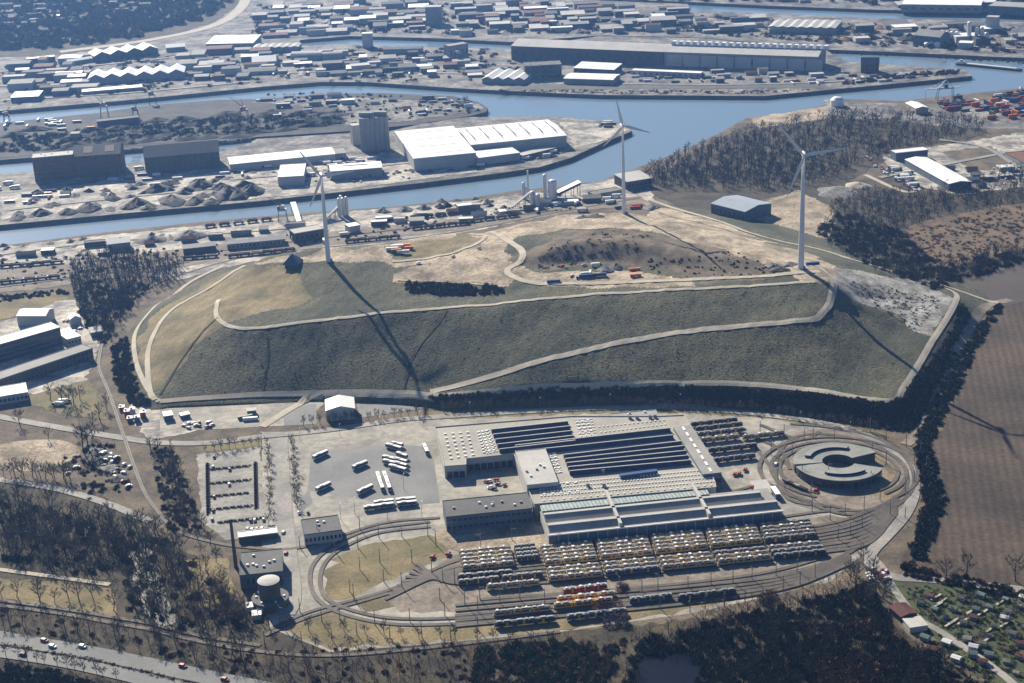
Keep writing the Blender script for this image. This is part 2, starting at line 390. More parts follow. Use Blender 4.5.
for k, (m, pl) in enumerate(HM):
    hill.data.materials.append(m); mi[inside(hpx+nzx, hpy+nzy, pl)] = k+1
hill.data.polygons.foreach_set('material_index', mi)

# ---------------------------------------------------------------- ground covers
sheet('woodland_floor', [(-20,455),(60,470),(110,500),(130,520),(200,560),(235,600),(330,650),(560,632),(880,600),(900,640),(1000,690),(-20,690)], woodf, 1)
sheet('meadow', [(-20,575),(110,588),(120,618),(-20,596)], meadow, 2)
sheet('meadow', [(185,560),(228,558),(235,600),(200,608)], meadow, 2)
sheet('depot_yard', [(262,432),(330,432),(434,417),(520,408),(690,408),(780,420),(850,432),(890,450),(912,480),(905,510),(870,548),(830,582),(700,612),(560,632),(420,645),(330,652),(270,628),(262,560)], concrete, 1)
sheet('road_verge', [(425,412),(450,409),(600,403),(760,410),(850,424),(890,436),(850,432),(780,420),(690,413),(600,414),(520,417),(440,420)], verge, 2)
sheet('yard_asphalt', [(311,452),(400,445),(432,447),(440,503),(400,506),(308,490)], asphalt, 2)
sheet('yard_asphalt', [(300,500),(309,490),(313,503),(302,512)], asphalt, 2)
sheet('car_park', [(196,455),(262,447),(270,536),(225,540),(200,520)], mt('worn parking surface',(.30,.285,.25),(.17,.165,.155),.04,.25,.3), 1)
sheet('car_park_verge', [(200,443),(262,437),(262,446),(205,452)], verge, 2)
sheet('scrub_ground', [(150,450),(196,447),(200,520),(215,540),(175,535),(160,500)], scrub, 1)
sheet('grass_verge', [(270,470),(277,470),(278,505),(271,505)], verge, 2)
sheet('meadow', [(325,570),(345,560),(440,540),(450,556),(400,575),(345,600),(325,600)], meadow, 2)
sheet('meadow', [(330,560),(365,545),(430,535),(460,545),(440,553),(350,565)], verge, 2)
sheet('meadow', [(350,600),(460,575),(500,585),(460,597),(365,612)], meadow, 2)
sheet('meadow', [(285,630),(330,612),(400,628),(560,618),(700,602),(800,585),(830,580),(700,608),(560,630),(430,642),(330,650)], meadow, 2)
sheet('track_bed', [(380,592),(470,548),(560,545),(700,530),(830,515),(880,520),(850,560),(760,590),(640,600),(480,612),(400,612)], ballast, 2)
sheet('meadow', [(848,452),(882,452),(905,490),(885,497),(868,490),(888,470)], meadow, 3)
sheet('road_verge', [(130,398),(320,398),(325,402),(262,418),(150,440),(130,420)], pave, 1)
sheet('yard_ground', [(160,408),(240,405),(290,400),(325,403),(300,425),(240,428),(160,432)], concrete, 2)
sheet('sports_court', [(284,408),(316,404),(317,424),(284,426)], asphalt, 3)
sheet('car_park', [(355,398),(400,404),(425,408),(360,418)], asphalt, 2)
sheet('ditch_ground', [(905,436),(930,405),(985,300),(1010,300),(945,420),(920,455)], scrub, 1)
sheet('ploughed_field', [(1040,290),(1000,302),(955,395),(925,455),(935,500),(915,540),(900,560),(930,572),(1040,590)], brown, 2)
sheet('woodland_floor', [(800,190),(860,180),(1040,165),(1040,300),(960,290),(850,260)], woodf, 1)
sheet('reed_bed', [(905,230),(970,212),(1040,205),(1040,245),(970,262),(930,268)], reed, 2, soft=True)
sheet('allotment_ground', [(885,575),(1040,592),(1040,690),(995,690),(900,610)], green_t, 2)
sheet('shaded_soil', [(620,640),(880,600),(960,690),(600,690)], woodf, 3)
sheet('pond', [(642,652),(690,650),(704,664),(698,692),(634,692)], pond_m, 4, soft=True)
sheet('stream', [(128,560),(150,545),(168,600),(176,622),(150,620)], pond_m, 4, soft=True)
sheet('left_yard', [(-20,330),(60,300),(75,300),(100,345),(85,385),(60,400),(-20,385)], pave, 1)
sheet('meadow', [(-20,300),(60,292),(70,298),(-20,328)], meadow, 1)
sheet('lawn', [(30,395),(90,380),(108,420),(60,415),(20,400)], verge, 2)
sheet('waste_ground', [(0,430),(110,440),(128,480),(90,500),(-20,470)], scrub, 2)
sheet('dirt_patch', [(0,445),(60,440),(80,455),(40,470),(0,468)], dirt, 3, soft=True)
sheet('loop_ground', [(778,450),(800,432),(850,432),(900,460),(912,490),(890,515),(840,512),(790,500)], ballast, 2, soft=True)
sheet('meadow', [(866,455),(884,458),(900,488),(890,500),(872,492),(888,472)], meadow, 3, soft=True)
sheet('worn_ground', [(440,530),(545,520),(550,545),(460,552)], dirt, 3, soft=True)
sheet('woodland_floor', [(640,190),(700,148),(750,124),(850,110),(985,118),(985,135),(905,150),(860,175),(830,190),(800,190),(700,215)], woodf, 1)
sheet('dark_field', [(940,288),(1040,252),(1040,298),(1005,306)], soil, 2)
sheet('storage_apron', [(690,225),(800,190),(835,210),(830,240),(790,238)], dirt, 1)
# harbour surfaces
sheet('quay_apron', [(-20,250),(100,236),(300,216),(470,201),(560,190),(640,172),(655,200),(560,214),(480,230),(400,243),(250,262),(180,280),(90,270),(-20,290)], pave, 1)
sheet('rail_corridor', [(-20,272),(80,262),(250,240),(430,222),(560,206),(640,196),(650,203),(560,214),(480,228),(250,256),(180,268),(70,285),(-20,296)], ballast, 2)
sheet('storage_apron', [(560,122),(622,124),(630,130),(600,142),(575,148),(568,135)], pave, 1)
sheet('sandy_bank', [(748,118),(822,107),(835,104),(870,112),(760,128)], dirt, 1)
sheet('yard_ground', [(880,155),(1040,130),(1040,185),(960,195),(900,182)], pave, 1)
sheet('waste_ground', [(940,152),(990,146),(1022,165),(978,172)], scrub, 2)
sheet('yard_ground', [(900,110),(1040,95),(1040,130),(960,128),(900,122)], harb, 1)
sheet('yard_ground', [(825,100),(900,104),(900,118),(830,120)], harb, 1)
sheet('yard_ground', [(0,196),(60,190),(130,175),(260,165),(430,150),(480,172),(300,195),(127,208),(0,220)], pave, 1)
sheet('coal_stockyard', [(0,140),(120,128),(240,112),(340,108),(345,125),(200,140),(0,158)], harbd, 2)
sheet('quay_apron', [(250,103),(330,96),(480,104),(484,110),(400,122),(345,126),(340,108)], harb, 2)
sheet('far_forest_floor', [(-90,60),(60,55),(150,42),(215,22),(245,0),(245,-28),(-90,-28)], woodf, 1)
sheet('quay_embankment', [(510,90),(830,88),(825,84),(510,84)], quay, 1)

# ---------------------------------------------------------------- roads, paths and tracks
road = lambda n, px, w_, m=roadm, lv=4, **k: ribbon(n, px, w_, m, lv, **k)
road('motorway', [(-30,633),(0,638),(100,655),(200,676),(280,692)], 13, asphalt, flat=True)
road('motorway', [(-30,646),(0,651),(80,664),(200,692)], 13, asphalt, flat=True)
road('motorway_median', [(-30,640.5),(0,645.5),(100,662.5),(230,692)], 1.6, woodf, 5, flat=True)
for o_, px in ((2.0,[(-30,633),(0,638),(100,655),(200,676),(280,692)]),(-2.0,[(-30,633),(0,638),(100,655),(200,676),(280,692)]),(0,[(-30,646),(0,651),(80,664),(200,692)])):
    w_ = [P(a,b)[:2] for a,b in px]; c_ = smooth(w_, 4); mb = MB()
    for i in range(0, len(c_)-2, 3):
        d_ = (c_[i+1]-c_[i]); u_ = np.array([-d_[1],d_[0]])/np.linalg.norm(d_); a_ = c_[i]+u_*o_; b_ = c_[i+1]+u_*o_
        mb.bar((*a_, .33), (*b_, .33), .25, .01)
    mb.build('lane_marking', m_white, kind='structure')
road('north_road', [(-20,412),(0,417),(60,428),(115,437),(160,443),(210,443),(260,437),(330,430),(400,420),(440,417),(520,412),(600,408.5),(680,408),(760,414.5),(830,425),(880,442),(907,465),(914,490),(905,515),(885,538),(872,552),(870,563),(893,577),(930,580),(1040,592)], 8)
road('lane', [(872,556),(885,572),(893,588),(916,617),(942,633),(992,667),(1020,690)], 5)
road('depot_street', [(279,440),(281,480),(284,520),(288,560),(291,598),(285,615)], 13)
road('hall_road', [(262,427),(300,404),(322,396),(400,396),(440,397)], 7, pathm, 5)
road('bench_road', [(160,402),(200,400),(300,395),(400,396),(450,396),(560,388),(700,385),(800,391),(885,401),(905,386),(930,345),(957,297),(930,283),(860,262),(820,250),(760,236),(700,216),(650,200)], 5, pathm, 5)
road('ring_path', [(160,402),(152,398),(148,375),(150,345),(170,312),(215,285),(245,266)], 4.5, pathm, 5)
road('ring_path', [(155,400),(145,385),(136,362),(135,335),(150,312),(185,286),(225,265)], 4, pathm, 5)
road('hill_path', [(430,393),(470,383),(560,358),(640,340),(700,330),(800,321),(824,312),(832,295),(833,280),(820,268),(808,264)], 6, pathm, 5)
road('hill_path', [(219,300),(217,318),(235,328),(260,329),(310,322),(370,315),(440,309),(510,303),(600,294),(700,289),(760,286),(815,283)], 4, pathm, 6)
road('hill_path', [(392,262),(440,256),(475,245),(485,236),(470,234)], 4, pathm, 6)
road('hill_path', [(490,232),(505,240),(522,252),(520,263),(508,270),(512,277),(540,284),(620,283),(700,280),(760,277),(820,272)], 6, pathm, 6)
road('foot_track', [(218,318),(200,335),(175,370),(160,395)], 1.6, woodf, 6)
road('foot_track', [(267,335),(268,360),(262,392)], 1.4, woodf, 6)
road('foot_track', [(448,311),(430,335),(412,360),(404,390)], 1.4, woodf, 6)
road('quarry_edge', [(397,281),(450,283),(505,287)], 3, dirt, 6)
road('gravel_road', [(760,240),(700,222),(645,203)], 7, dirt, 5)
road('field_track', [(905,445),(922,430),(940,388),(965,338),(985,308),(1010,300)], 9, ballast, 4)
road('field_track', [(940,285),(1000,303)], 4, pathm, 4)
road('forest_path', [(-20,567),(0,570),(60,578),(110,585)], 4, pathm, 4, flat=True)
road('waste_road', [(-20,478),(0,480),(60,490),(110,505),(150,522)], 7, roadm, 4)
road('far_road', [(60,52),(150,40),(215,25),(243,5),(245,-15)], 22, pathm, 3)
road('harbour_road', [(0,196),(60,188),(140,180),(250,168)], 7, roadm, 3)
road('harbour_road', [(865,175),(905,192),(925,187)], 6, pathm, 3)
TRK = [
 [(101,348),(99,368),(109,393),(122,431),(142,487),(158,512),(175,530),(203,540),(240,547),(300,548),(380,524),(440,518)],
 [(101,348),(115,318),(145,290),(190,272),(260,255),(400,240),(480,228),(560,212),(640,198)],
 [(-20,604),(0,606),(60,614),(115,624),(150,630),(200,642),(260,652),(330,656),(430,648),(560,632)],
 [(-20,599),(0,601),(60,609),(115,618),(150,624),(200,636),(260,646)],
 [(270,630),(310,612),(390,590),(460,560),(540,550)],
 [(265,636),(310,617),(400,590),(460,566),(540,560)],
 [(430,522),(370,530),(335,545),(315,562),(310,580),(318,600),(345,615),(400,625),(490,622),(560,612)],
 [(430,527),(380,533),(345,547),(326,562),(320,580),(326,598),(350,610),(400,619),(495,616),(640,602),(750,590),(830,565),(870,530)],
 [(560,545),(700,530),(820,512),(870,510),(903,492),(905,470),(880,448),(840,436),(800,436),(780,452),(776,480),(800,500),(850,510)],
 [(545,560),(700,548),(820,532),(880,515),(912,490),(908,462),(880,440),(830,428),(790,424)],
 [(545,568),(700,556),(820,545),(870,530),(895,510)],
 [(550,576),(700,563),(820,552),(860,540),(890,510)],
 [(640,592),(760,578),(830,562),(870,540)],
 [(480,600),(640,588),(760,574),(830,556)],
 [(760,425),(800,440),(820,432)],[(755,438),(780,450),(790,470)],[(755,447),(772,470),(790,500),(840,508)],
 [(690,505),(740,490),(770,485),(800,500),(850,515),(900,500)],
 [(-20,284),(90,270),(250,247),(430,226),(560,210)],
 [(-20,290),(90,276),(190,262)],
 [(-20,258),(100,243),(250,232),(300,228)],
]
for i in range(9):   # fan of stabling tracks and loops
    TRK.append([(385+i*4,600-i*4.5),(450,572-i*1.0+i*2.4),(545,553.5+i*3.7),(700,541+i*3.4),(820,526+i*3.4),(868,512+i*4),(896,498+i*2)])
for i in range(5): TRK.append([(455,606+i*5.2),(560,597+i*5.0),(700,586+i*4.2),(790,575+i*3.2),(850,556+i*2)])
for rr_ in (41, 47, 55):
    c_ = P(838,470); q_ = []
    for a_ in range(-60, 250, 15):
        w_ = np.array([c_[0]+rr_*math.cos(R(a_)), c_[1]+rr_*math.sin(R(a_)), 0]) - [0,0,CAMH]; dd_ = w_[1]*math.cos(PITCH)-w_[2]*math.sin(PITCH)
        X1 = w_[0]/dd_*FOC; Y1 = (w_[1]*math.sin(PITCH)+w_[2]*math.cos(PITCH))/dd_*FOC
        q_.append((512+math.cos(ROLL)*X1-math.sin(ROLL)*Y1, 341.5-(math.sin(ROLL)*X1+math.cos(ROLL)*Y1)))
    TRK.append(q_)
for px in TRK:
    o = ribbon('railway_track', px, 3.0, mt('dark track bed',(.085,.072,.06),(.14,.12,.10),.06,.4,.3), 4); 
    for s in (-.75, .75): ribbon_mb(px, .22, 5, off=s, lift=.12).build('rail', railm, o)
    if 'kind' in o: pass
# ---------------------------------------------------------------- more materials
w_grey  = mt('grey render wall', (.28,.28,.275), (.23,.23,.225), .05, .4, .08)
w_pale  = mt('pale sheet wall', (.46,.46,.44), (.39,.39,.375), .05, .4, .08)
w_dark  = mt('dark wall', (.11,.105,.10), (.08,.078,.075), .05, .4, .12)
w_brick = mt('red brick wall', (.17,.08,.055), (.12,.06,.042), .1, .9, .25)
w_blue  = mt('blue grey cladding', (.12,.155,.20), (.095,.125,.165), .1, .5, .1)
w_tan   = mt('tan wall', (.42,.35,.26), (.34,.28,.21), .05, .5, .15)
r_white = mt('white roof sheet', (.82,.81,.78), (.70,.69,.66), .02, .25, .08, .6)
r_grey  = mt('grey roof felt', (.30,.295,.28), (.24,.235,.225), .03, .35, .14)
r_mid   = mt('pale grey roof', (.46,.45,.42), (.38,.375,.355), .03, .35, .1)
r_dark  = mt('dark roof felt', (.12,.12,.12), (.085,.085,.088), .03, .4, .2)
r_beige = mt('beige gravel roof', (.37,.35,.30), (.29,.27,.235), .04, .5, .15)
r_red   = mt('red roof tiles', (.16,.065,.05), (.12,.05,.04), .1, .7, .25)
r_green = mt('copper green roof', (.12,.18,.16), (.09,.14,.13), .05, .5, .15)
glass   = mt('window glass', (.03,.04,.06), (.02,.03,.045), .2, .8, .2, .15, spec=.6)
glassb  = mt('blue roof glazing', (.03,.04,.09), (.02,.025,.06), .2, .5, .3, .3, spec=.5)
fibre   = mt('ribbed greenish glazing', (.30,.36,.34), (.20,.25,.24), .5, .9, .35, .6, stripe=(R(12),2.6,.3))
yellowp = mt('yellow paint', (.75,.42,.04), (.62,.34,.03), .2, .9, .1, .45)
redp    = mt('red paint', (.40,.05,.035), (.30,.04,.03), .2, .9, .1, .45)
creamp  = mt('cream paint', (.58,.46,.26), (.46,.36,.2), .2, .9, .1, .5)
bluep   = mt('blue paint', (.04,.08,.20), (.03,.06,.16), .2, .9, .1, .45)
greenp  = mt('green paint', (.05,.15,.09), (.04,.11,.07), .2, .9, .1, .5)
orangep = mt('orange paint', (.72,.20,.03), (.6,.16,.03), .2, .9, .1, .5)
steelm  = mt('grey steel', (.26,.27,.28), (.2,.21,.22), .3, 1, .15, .5, .3)
darkst  = mt('dark steel', (.05,.05,.055), (.035,.035,.04), .3, 1, .2, .6)
rubber  = mt('tyre rubber', (.03,.03,.03))
galv    = mt('galvanised mast', (.22,.21,.20), (.16,.155,.15), .3, 1, .15, .6)
silom   = mt('silo concrete', (.30,.30,.29), (.25,.25,.245), .05, .4, .1)
alum    = mt('aluminium cladding', (.62,.64,.66), (.54,.56,.58), .1, .6, .07, .45, .2)
scrap   = mt('scrap metal', (.022,.025,.032), (.07,.068,.066), .35, .7, .7, .8, bump=.6)
coal    = mt('coal', (.010,.011,.014), (.022,.022,.026), .3, .8, .4, .9, bump=.3)
sandm   = mt('pale sand', (.45,.40,.31), (.36,.32,.25), .2, .7, .2, .95, bump=.3)
rubble_m= mt('grey rubble', (.24,.235,.22), (.13,.125,.12), .3, .9, .4, .9, bump=.6)
rust_m  = mt('rusty scrap', (.20,.09,.055), (.12,.07,.05), .3, .9, .5, .9, bump=.5)
bark    = mt('bare branches', (.12,.09,.065), (.07,.055,.042), .03, .6, .3, .95)
bark_r  = mt('reddish branches', (.17,.07,.065), (.12,.055,.05), .05, .6, .3, .95)
twig_g  = mt('grey twigs', (.15,.13,.105), (.10,.085,.07), .03, .5, .35, .95)
leaf_d  = mt('dark brush leaves', (.022,.028,.016), (.045,.042,.024), .05, .6, .4, .95)
leaf_b  = mt('brown brush', (.085,.055,.035), (.04,.033,.022), .05, .6, .4, .95)
leaf_e  = mt('evergreen leaves', (.04,.065,.03), (.06,.08,.035), .05, .6, .4, .95)
WHITE, = (m_white,)

# ---------------------------------------------------------------- buildings
BN = [0]
def bld(name, label, cat, FL, FR, depth, h, roof='flat', wall=None, rm=None, at='roof', win=None, sky=None, rise=None, group=None,
        n=1, door=0, sidewin=0, base=0.0, vents=0, zt=0.0, seed=0, ang=None):
    """building from the pixel ends of its front eave (at='roof') or of its front foot (at='base')"""
    wall = wall or w_pale; rm = rm or r_mid; rr = random.Random(hash(label) % 1 if False else len(label)*31+int(FL[0])*7+int(FL[1]))
    z = (h+zt) if at == 'roof' else zt
    a = P(*FL, z); b = P(*FR, z); d = b-a; W = math.hypot(d[0], d[1]); th = math.atan2(d[1], d[0])
    root = empty(name, (a[0], a[1], zt), th, label=label, cat=cat, group=group); D = depth
    m = MB().box(0, W, 0, D, -.5+base, h)
    if roof in ('gx','gy','shed','bx') or roof == 'mgy': rise = rise or (W/n if roof in ('gy','mgy') else D)*.18
    k = .5; rf = MB(); t = .35
    def plate(p):    # sloping plate from 4 corners, t thick
        v = [Vector(q) for q in p] + [Vector(q)+Vector((0,0,t)) for q in p]
        rf.add(v, [(3,2,1,0),(4,5,6,7),(0,1,5,4),(1,2,6,5),(2,3,7,6),(3,0,4,7)])
    if roof == 'flat':
        rf.box(-.25, W+.25, -.25, D+.25, h, h+.35)
        pr = .35
        if W > 14:
            for q in ((-.25,W+.25,-.25,.15),(-.25,W+.25,D-.15,D+.25),(-.25,.15,.15,D-.15),(W-.15,W+.25,.15,D-.15)): rf.box(q[0],q[1],q[2],q[3],h+.35,h+.35+pr)
    elif roof == 'gx':
        m.add([(0,0,h),(0,D,h),(0,D/2,h+rise),(W,0,h),(W,D,h),(W,D/2,h+rise)], [(0,2,1),(3,4,5)])
        plate([(-k,-k,h-k*rise/D*2),(W+k,-k,h-k*rise/D*2),(W+k,D/2,h+rise),(-k,D/2,h+rise)])
        plate([(-k,D/2,h+rise),(W+k,D/2,h+rise),(W+k,D+k,h-k*rise/D*2),(-k,D+k,h-k*rise/D*2)])
    elif roof in ('gy','mgy'):
        w_ = W/n
        for i in range(n):
            x0 = i*w_; r2 = rise
            m.add([(x0,0,h),(x0+w_,0,h),(x0+w_/2,0,h+r2),(x0,D,h),(x0+w_,D,h),(x0+w_/2,D,h+r2)], [(0,1,2),(3,5,4)])
            plate([(x0-(k if i==0 else 0),-k,h),(x0+w_/2,-k,h+r2),(x0+w_/2,D+k,h+r2),(x0-(k if i==0 else 0),D+k,h)][::1])
            plate([(x0+w_/2,-k,h+r2),(x0+w_+(k if i==n-1 else 0),-k,h),(x0+w_+(k if i==n-1 else 0),D+k,h),(x0+w_/2,D+k,h+r2)])
    elif roof == 'shed':
        m.add([(0,0,h),(0,D,h),(0,D,h+rise),(W,0,h),(W,D,h),(W,D,h+rise)], [(0,2,1),(3,4,5),(1,2,5,4)])
        plate([(-k,-k,h-.05),(W+k,-k,h-.05),(W+k,D+k,h+rise),(-k,D+k,h+rise)])
    elif roof == 'bx':
        N = 8; pr_ = [(D/2-D/2*math.cos(math.pi*i/N), rise*math.sin(math.pi*i/N)) for i in range(N+1)]
        v = [(x, y, h+zz+.1) for x in (-.3, W+.3) for y, zz in pr_]
        rf.add(v, [(i,N+1+i,N+2+i,i+1) for i in range(N)] + [tuple(range(N+1)), tuple(range(N+1,2*N+2))[::-1]])
    m.build('wall', wall, root); ro = rf.build('roof', rm, root)
    if win:      # (rows, count, width, height)
        nr, nc, ww, wh = win
        for r in range(nr):
            zc = base + (h-base)*(r+.5)/nr
            if nc*nr > 60:
                q = MB()
                for i in range(nc): x = W*(i+.5)/nc; q.box(x-ww/2, x+ww/2, -.12, .05, zc-wh/2, zc+wh/2)
                q.build('window_band', glass, root)
            else:
                for i in range(nc):
                    x = W*(i+.5)/nc; MB().box(x-ww/2, x+ww/2, -.12, .05, zc-wh/2, zc+wh/2).build('window', glass, root)
    for i in range(sidewin):
        y = D*(i+.5)/sidewin; MB().box(W-.05, W+.12, y-D/sidewin*.3, y+D/sidewin*.3, h*.5, h*.75).build('window', glass, root)
        
    for i in range(door):
        x = W*(i+.5)/door; MB().box(x-1.8, x+1.8, -.2, .02, 0, min(4, h*.6)).build('door', w_blue if i % 2 else steelm, root)
    if sky:      # (nx, ny, sx, sy) roof lights
        nx, ny, sx, sy = sky; q = 0
        for i in range(nx):
            for j in range(ny):
                x = W*(i+.5)/nx; y = D*(j+.5)/ny
                zz = h+.35
                if roof == 'gx': zz = h + rise*(1-abs(y-D/2)/(D/2)) + .3
                if roof in ('gy',): zz = h + rise*(1-abs(x-W/2)/(W/2)) + .3
                if roof == 'shed': zz = h + rise*y/D + .3
                MB().box(x-sx/2, x+sx/2, y-sy/2, y+sy/2, zz-.1, zz+.35).build('skylight', glassb if rm in (r_white,r_beige) and roof != 'flat' else WHITE, ro)
    for i in range(vents):
        x = rr.uniform(.1,.9)*W; y = rr.uniform(.2,.8)*D
        MB().box(x-.8, x+.8, y-.6, y+.6, h+.2, h+1.5).build('roof_vent', steelm if i % 2 else WHITE, ro)
    return root

# ---------------------------------------------------------------- trees
def tree_arrays(h, spread, nl, nb, nt, seed, tw=.16, th=.25, narrow=1.0):
    """trunk and limbs (tapered tubes) and crown twigs (slim blades) of one bare tree"""
    g = np.random.default_rng(seed); tv, tf, cv, cf = [], [], [], []
    def seg(a, b, r0, r1, n=4):
        a = np.array(a); b = np.array(b); d = b-a; L = np.linalg.norm(d); d = d/L
        u = np.cross(d, [0,.3,1] if abs(d[2]) < .9 else [1,0,0]); u /= np.linalg.norm(u); w2 = np.cross(d, u); k = len(tv)
        for p, r in ((a,r0),(b,r1)):
            for i in range(n): t = 6.283*i/n; tv.append(p + r*(math.cos(t)*u + math.sin(t)*w2))
        for i in range(n):
            j = (i+1) % n; tf.append((k+i,k+j,k+n+j)); tf.append((k+i,k+n+j,k+n+i))
    r0 = h*.022; top = np.array([g.normal()*.03*h, g.normal()*.03*h, h*.62]); mid = top*.5 + g.normal(size=3)*[.02*h,.02*h,0]
    seg((0,0,-.5), mid, r0, r0*.75, 6); seg(mid, top, r0*.75, r0*.45, 6); seg(top, top+[g.normal()*.05*h,g.normal()*.05*h,h*.3], r0*.45, .04)
    for i in range(nl):
        t = th + (1-th)*(i+g.random()*.5)/nl; base = (mid*(t/.5) if t < .5 else mid+(top-mid)*(t-.5)/.5); az = i*2.4+g.normal()*.4
        L = spread*(1-.45*t)*(.8+.4*g.random()); up = L*(.7+.6*g.random())*narrow
        end = base + [L*math.cos(az), L*math.sin(az), up]; end[2] = min(end[2], h*.97); md = (base+end)/2 + [0,0,-.08*L]
        seg(base, md, r0*.38, r0*.25, 3); seg(md, end, r0*.25, .05, 3)
        for j in range(nb):
            s = .35+.65*(j+g.random())/nb; p = base + (end-base)*s; v = g.normal(size=3)*.5; v += (end-base)/np.linalg.norm(end-base)*.6; v[2] = abs(v[2])+.35; v /= np.linalg.norm(v)
            q = p + v*L*.45*(.6+.6*g.random()); seg(p, q, .1*h/15, .05, 3)
            for k in range(nt):
                a = p + (q-p)*g.random(); b = a + (v*.5+g.normal(size=3)*.55+[0,0,.35])*h*.09; sd = np.cross(b-a, g.normal(size=3)); sd /= max(np.linalg.norm(sd),1e-6); m_ = len(cv)
                cv += [a-sd*tw/2, a+sd*tw/2, b]; cf.append((m_, m_+1, m_+2))
    return np.array(tv), np.array(tf), np.array(cv), np.array(cf)
def make_tree(name, label, h, spread, seed, bm=bark, tm=twig_g, cat='tree', **k):
    tv, tf, cv, cf = tree_arrays(h, spread, 9, 6, 7, seed, **k)
    root = empty(name, label=label, cat=cat)
    np_mesh('trunk', tv, tf, bm, root); np_mesh('crown', cv, cf, tm, root); return root
def blob_arrays(r, h, n, seed, size=.5):
    """bush: leaf and twig sized faces through a low uneven dome"""
    g = np.random.default_rng(seed); v, f = [], []; lob = [(g.normal()*r*.4, g.normal()*r*.4, r*(.5+.4*g.random()), h*(.5+.5*g.random())) for _ in range(4)]
    for i in range(n):
        cx, cy, rr, hh = lob[g.integers(4)]; d = g.normal(size=3); d /= np.linalg.norm(d); d[2] = abs(d[2]); q = (.6+.4*g.random())
        c = np.array([cx+d[0]*rr*q, cy+d[1]*rr*q, d[2]*hh*q]); a = g.normal(size=3)*size*1.1; a[2] = abs(a[2])+size*.5; b = a*.3+g.normal(size=3)*size*.38; k = len(v)
        v += [c-a*.5, c+a*.5, c+b]; f.append((k,k+1,k+2))
    return np.array(v), np.array(f)
def scatter_px(poly, n, seed=0, mind=0.0):
    g = random.Random(seed); xs = [p[0] for p in poly]; ys = [p[1] for p in poly]; out = []; W = []; tries = 0
    while len(out) < n and tries < n*60:
        tries += 1; x = g.uniform(min(xs), max(xs)); y = g.uniform(min(ys), max(ys))
        if not inside(np.array([x]), np.array([y]), poly)[0]: continue
        p = G(x, y)
        if mind and any((p[0]-q[0])**2+(p[1]-q[1])**2 < mind*mind for q in W): continue
        out.append((x, y)); W.append(p)
    return W
def mass(name, label_kind, pts, protos, hs, m, seed=0, sink=.2, **k):
    """one uncountable mass of vegetation: many small plants in one mesh"""
    g = np.random.default_rng(seed); VV, FF, o = [], [], 0
    for p in pts:
        v, f = protos[g.integers(len(protos))]; a = g.random()*6.283; s = hs[0]+(hs[1]-hs[0])*g.random(); c, sn = math.cos(a)*s, math.sin(a)*s
        q = np.stack([v[:,0]*c-v[:,1]*sn+p[0], v[:,0]*sn+v[:,1]*c+p[1], v[:,2]*s+p[2]-sink], 1); VV.append(q); FF.append(f+o); o += len(v)
    return np_mesh(name, np.vstack(VV), np.vstack(FF), m, kind='stuff', **k)
def merged_tree(h, spread, seed, **k):
    tv, tf, cv, cf = tree_arrays(h, spread, 6, 4, 4, seed, tw=k.pop('tw', .3), **k); return np.vstack([tv, cv]), np.vstack([tf, cf+len(tv)])
bark_d  = mt('dark bark', (.055,.048,.042), (.035,.03,.028), .03, .6, .3, .95)
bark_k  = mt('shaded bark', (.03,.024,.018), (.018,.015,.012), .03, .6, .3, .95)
WOOD = [merged_tree(14, 4.2, 900+i) for i in range(4)]
WOODT = [merged_tree(19, 3.6, 950+i, th=.45) for i in range(3)]
BUSH = [blob_arrays(2.2, 2.6, 190, 40+i, .8) for i in range(5)]
LOWB = [blob_arrays(1.6, 1.2, 60, 60+i, .6) for i in range(4)]
# ---------------------------------------------------------------- wind turbines
def turbine(label, px, hub, blade, phase, yaw, r0, zt=None):
    g = G(*px) if zt is None else Vector(P(*px, zt)); root = empty('wind_turbine', g, yaw, label=label, cat='wind turbine')
    MB().lathe([(r0,-2),(r0,2),(r0*.86,hub*.3),(r0*.68,hub*.65),(r0*.5,hub-1.2)], 20).build('tower', WHITE, root)
    n = MB(); n.lathe([(.3,-3.4),(1.5,-2.6),(1.9,0),(1.9,3.5),(1.5,6.2),(.5,7.0)], 14)
    n.v = [(x, z, hub+y*1.0) for x, y, z in n.v]; n.f = [q[::-1] for q in n.f]; n.build('nacelle', WHITE, root)
    hb = MB(); hb.lathe([(1.5,0),(1.5,1.6),(1.2,2.4),(.3,3.2)], 14); hb.v = [(x, -3.0-z, hub+y) for x, y, z in hb.v]; ho = hb.build('rotor_hub', WHITE, root)
    for k in range(3):
        a = phase + k*2*math.pi/3; b = MB(); sec = []
        for s, ch, tk in ((0,1.4,1.3),(.04,1.5,1.3),(.16,3.2,.9),(.3,2.8,.7),(.55,2.0,.45),(.8,1.35,.3),(.97,.8,.2),(1.0,.2,.08)):
            r = 1.0 + s*(blade-1.0); sec.append([(r, c*ch, t*tk) for c, t in ((-.35,0),(-.15,.5),(.2,.4),(.65,0),(.2,-.3),(-.15,-.4))])
        V = [p for q in sec for p in q]; F = [(i*6+j, i*6+(j+1)%6, (i+1)*6+(j+1)%6, (i+1)*6+j) for i in range(len(sec)-1) for j in range(6)] + [tuple(range(6))[::-1], tuple(range(len(V)-6, len(V)))]
        V = [(x*math.cos(a)-y*math.sin(a), -4.4+z*.9+y*.25, hub+x*math.sin(a)+y*math.cos(a)) for x, y, z in V]
        b.add(V, F).build('blade', WHITE, root)
    MB().box(r0*.5, r0*.5+2.5, -1, 1, 0, 2.2).build('transformer_box', w_grey, root)
    return root
turbine('white wind turbine on the left hill end beside the dark pyramid-roofed hut', (328.5,261), 80, 30, R(125), R(8), 2.3)
turbine('white wind turbine on bare earth between the other two, nearest the water', (624,213.5), 87, 27, R(103), R(4), 2.0)
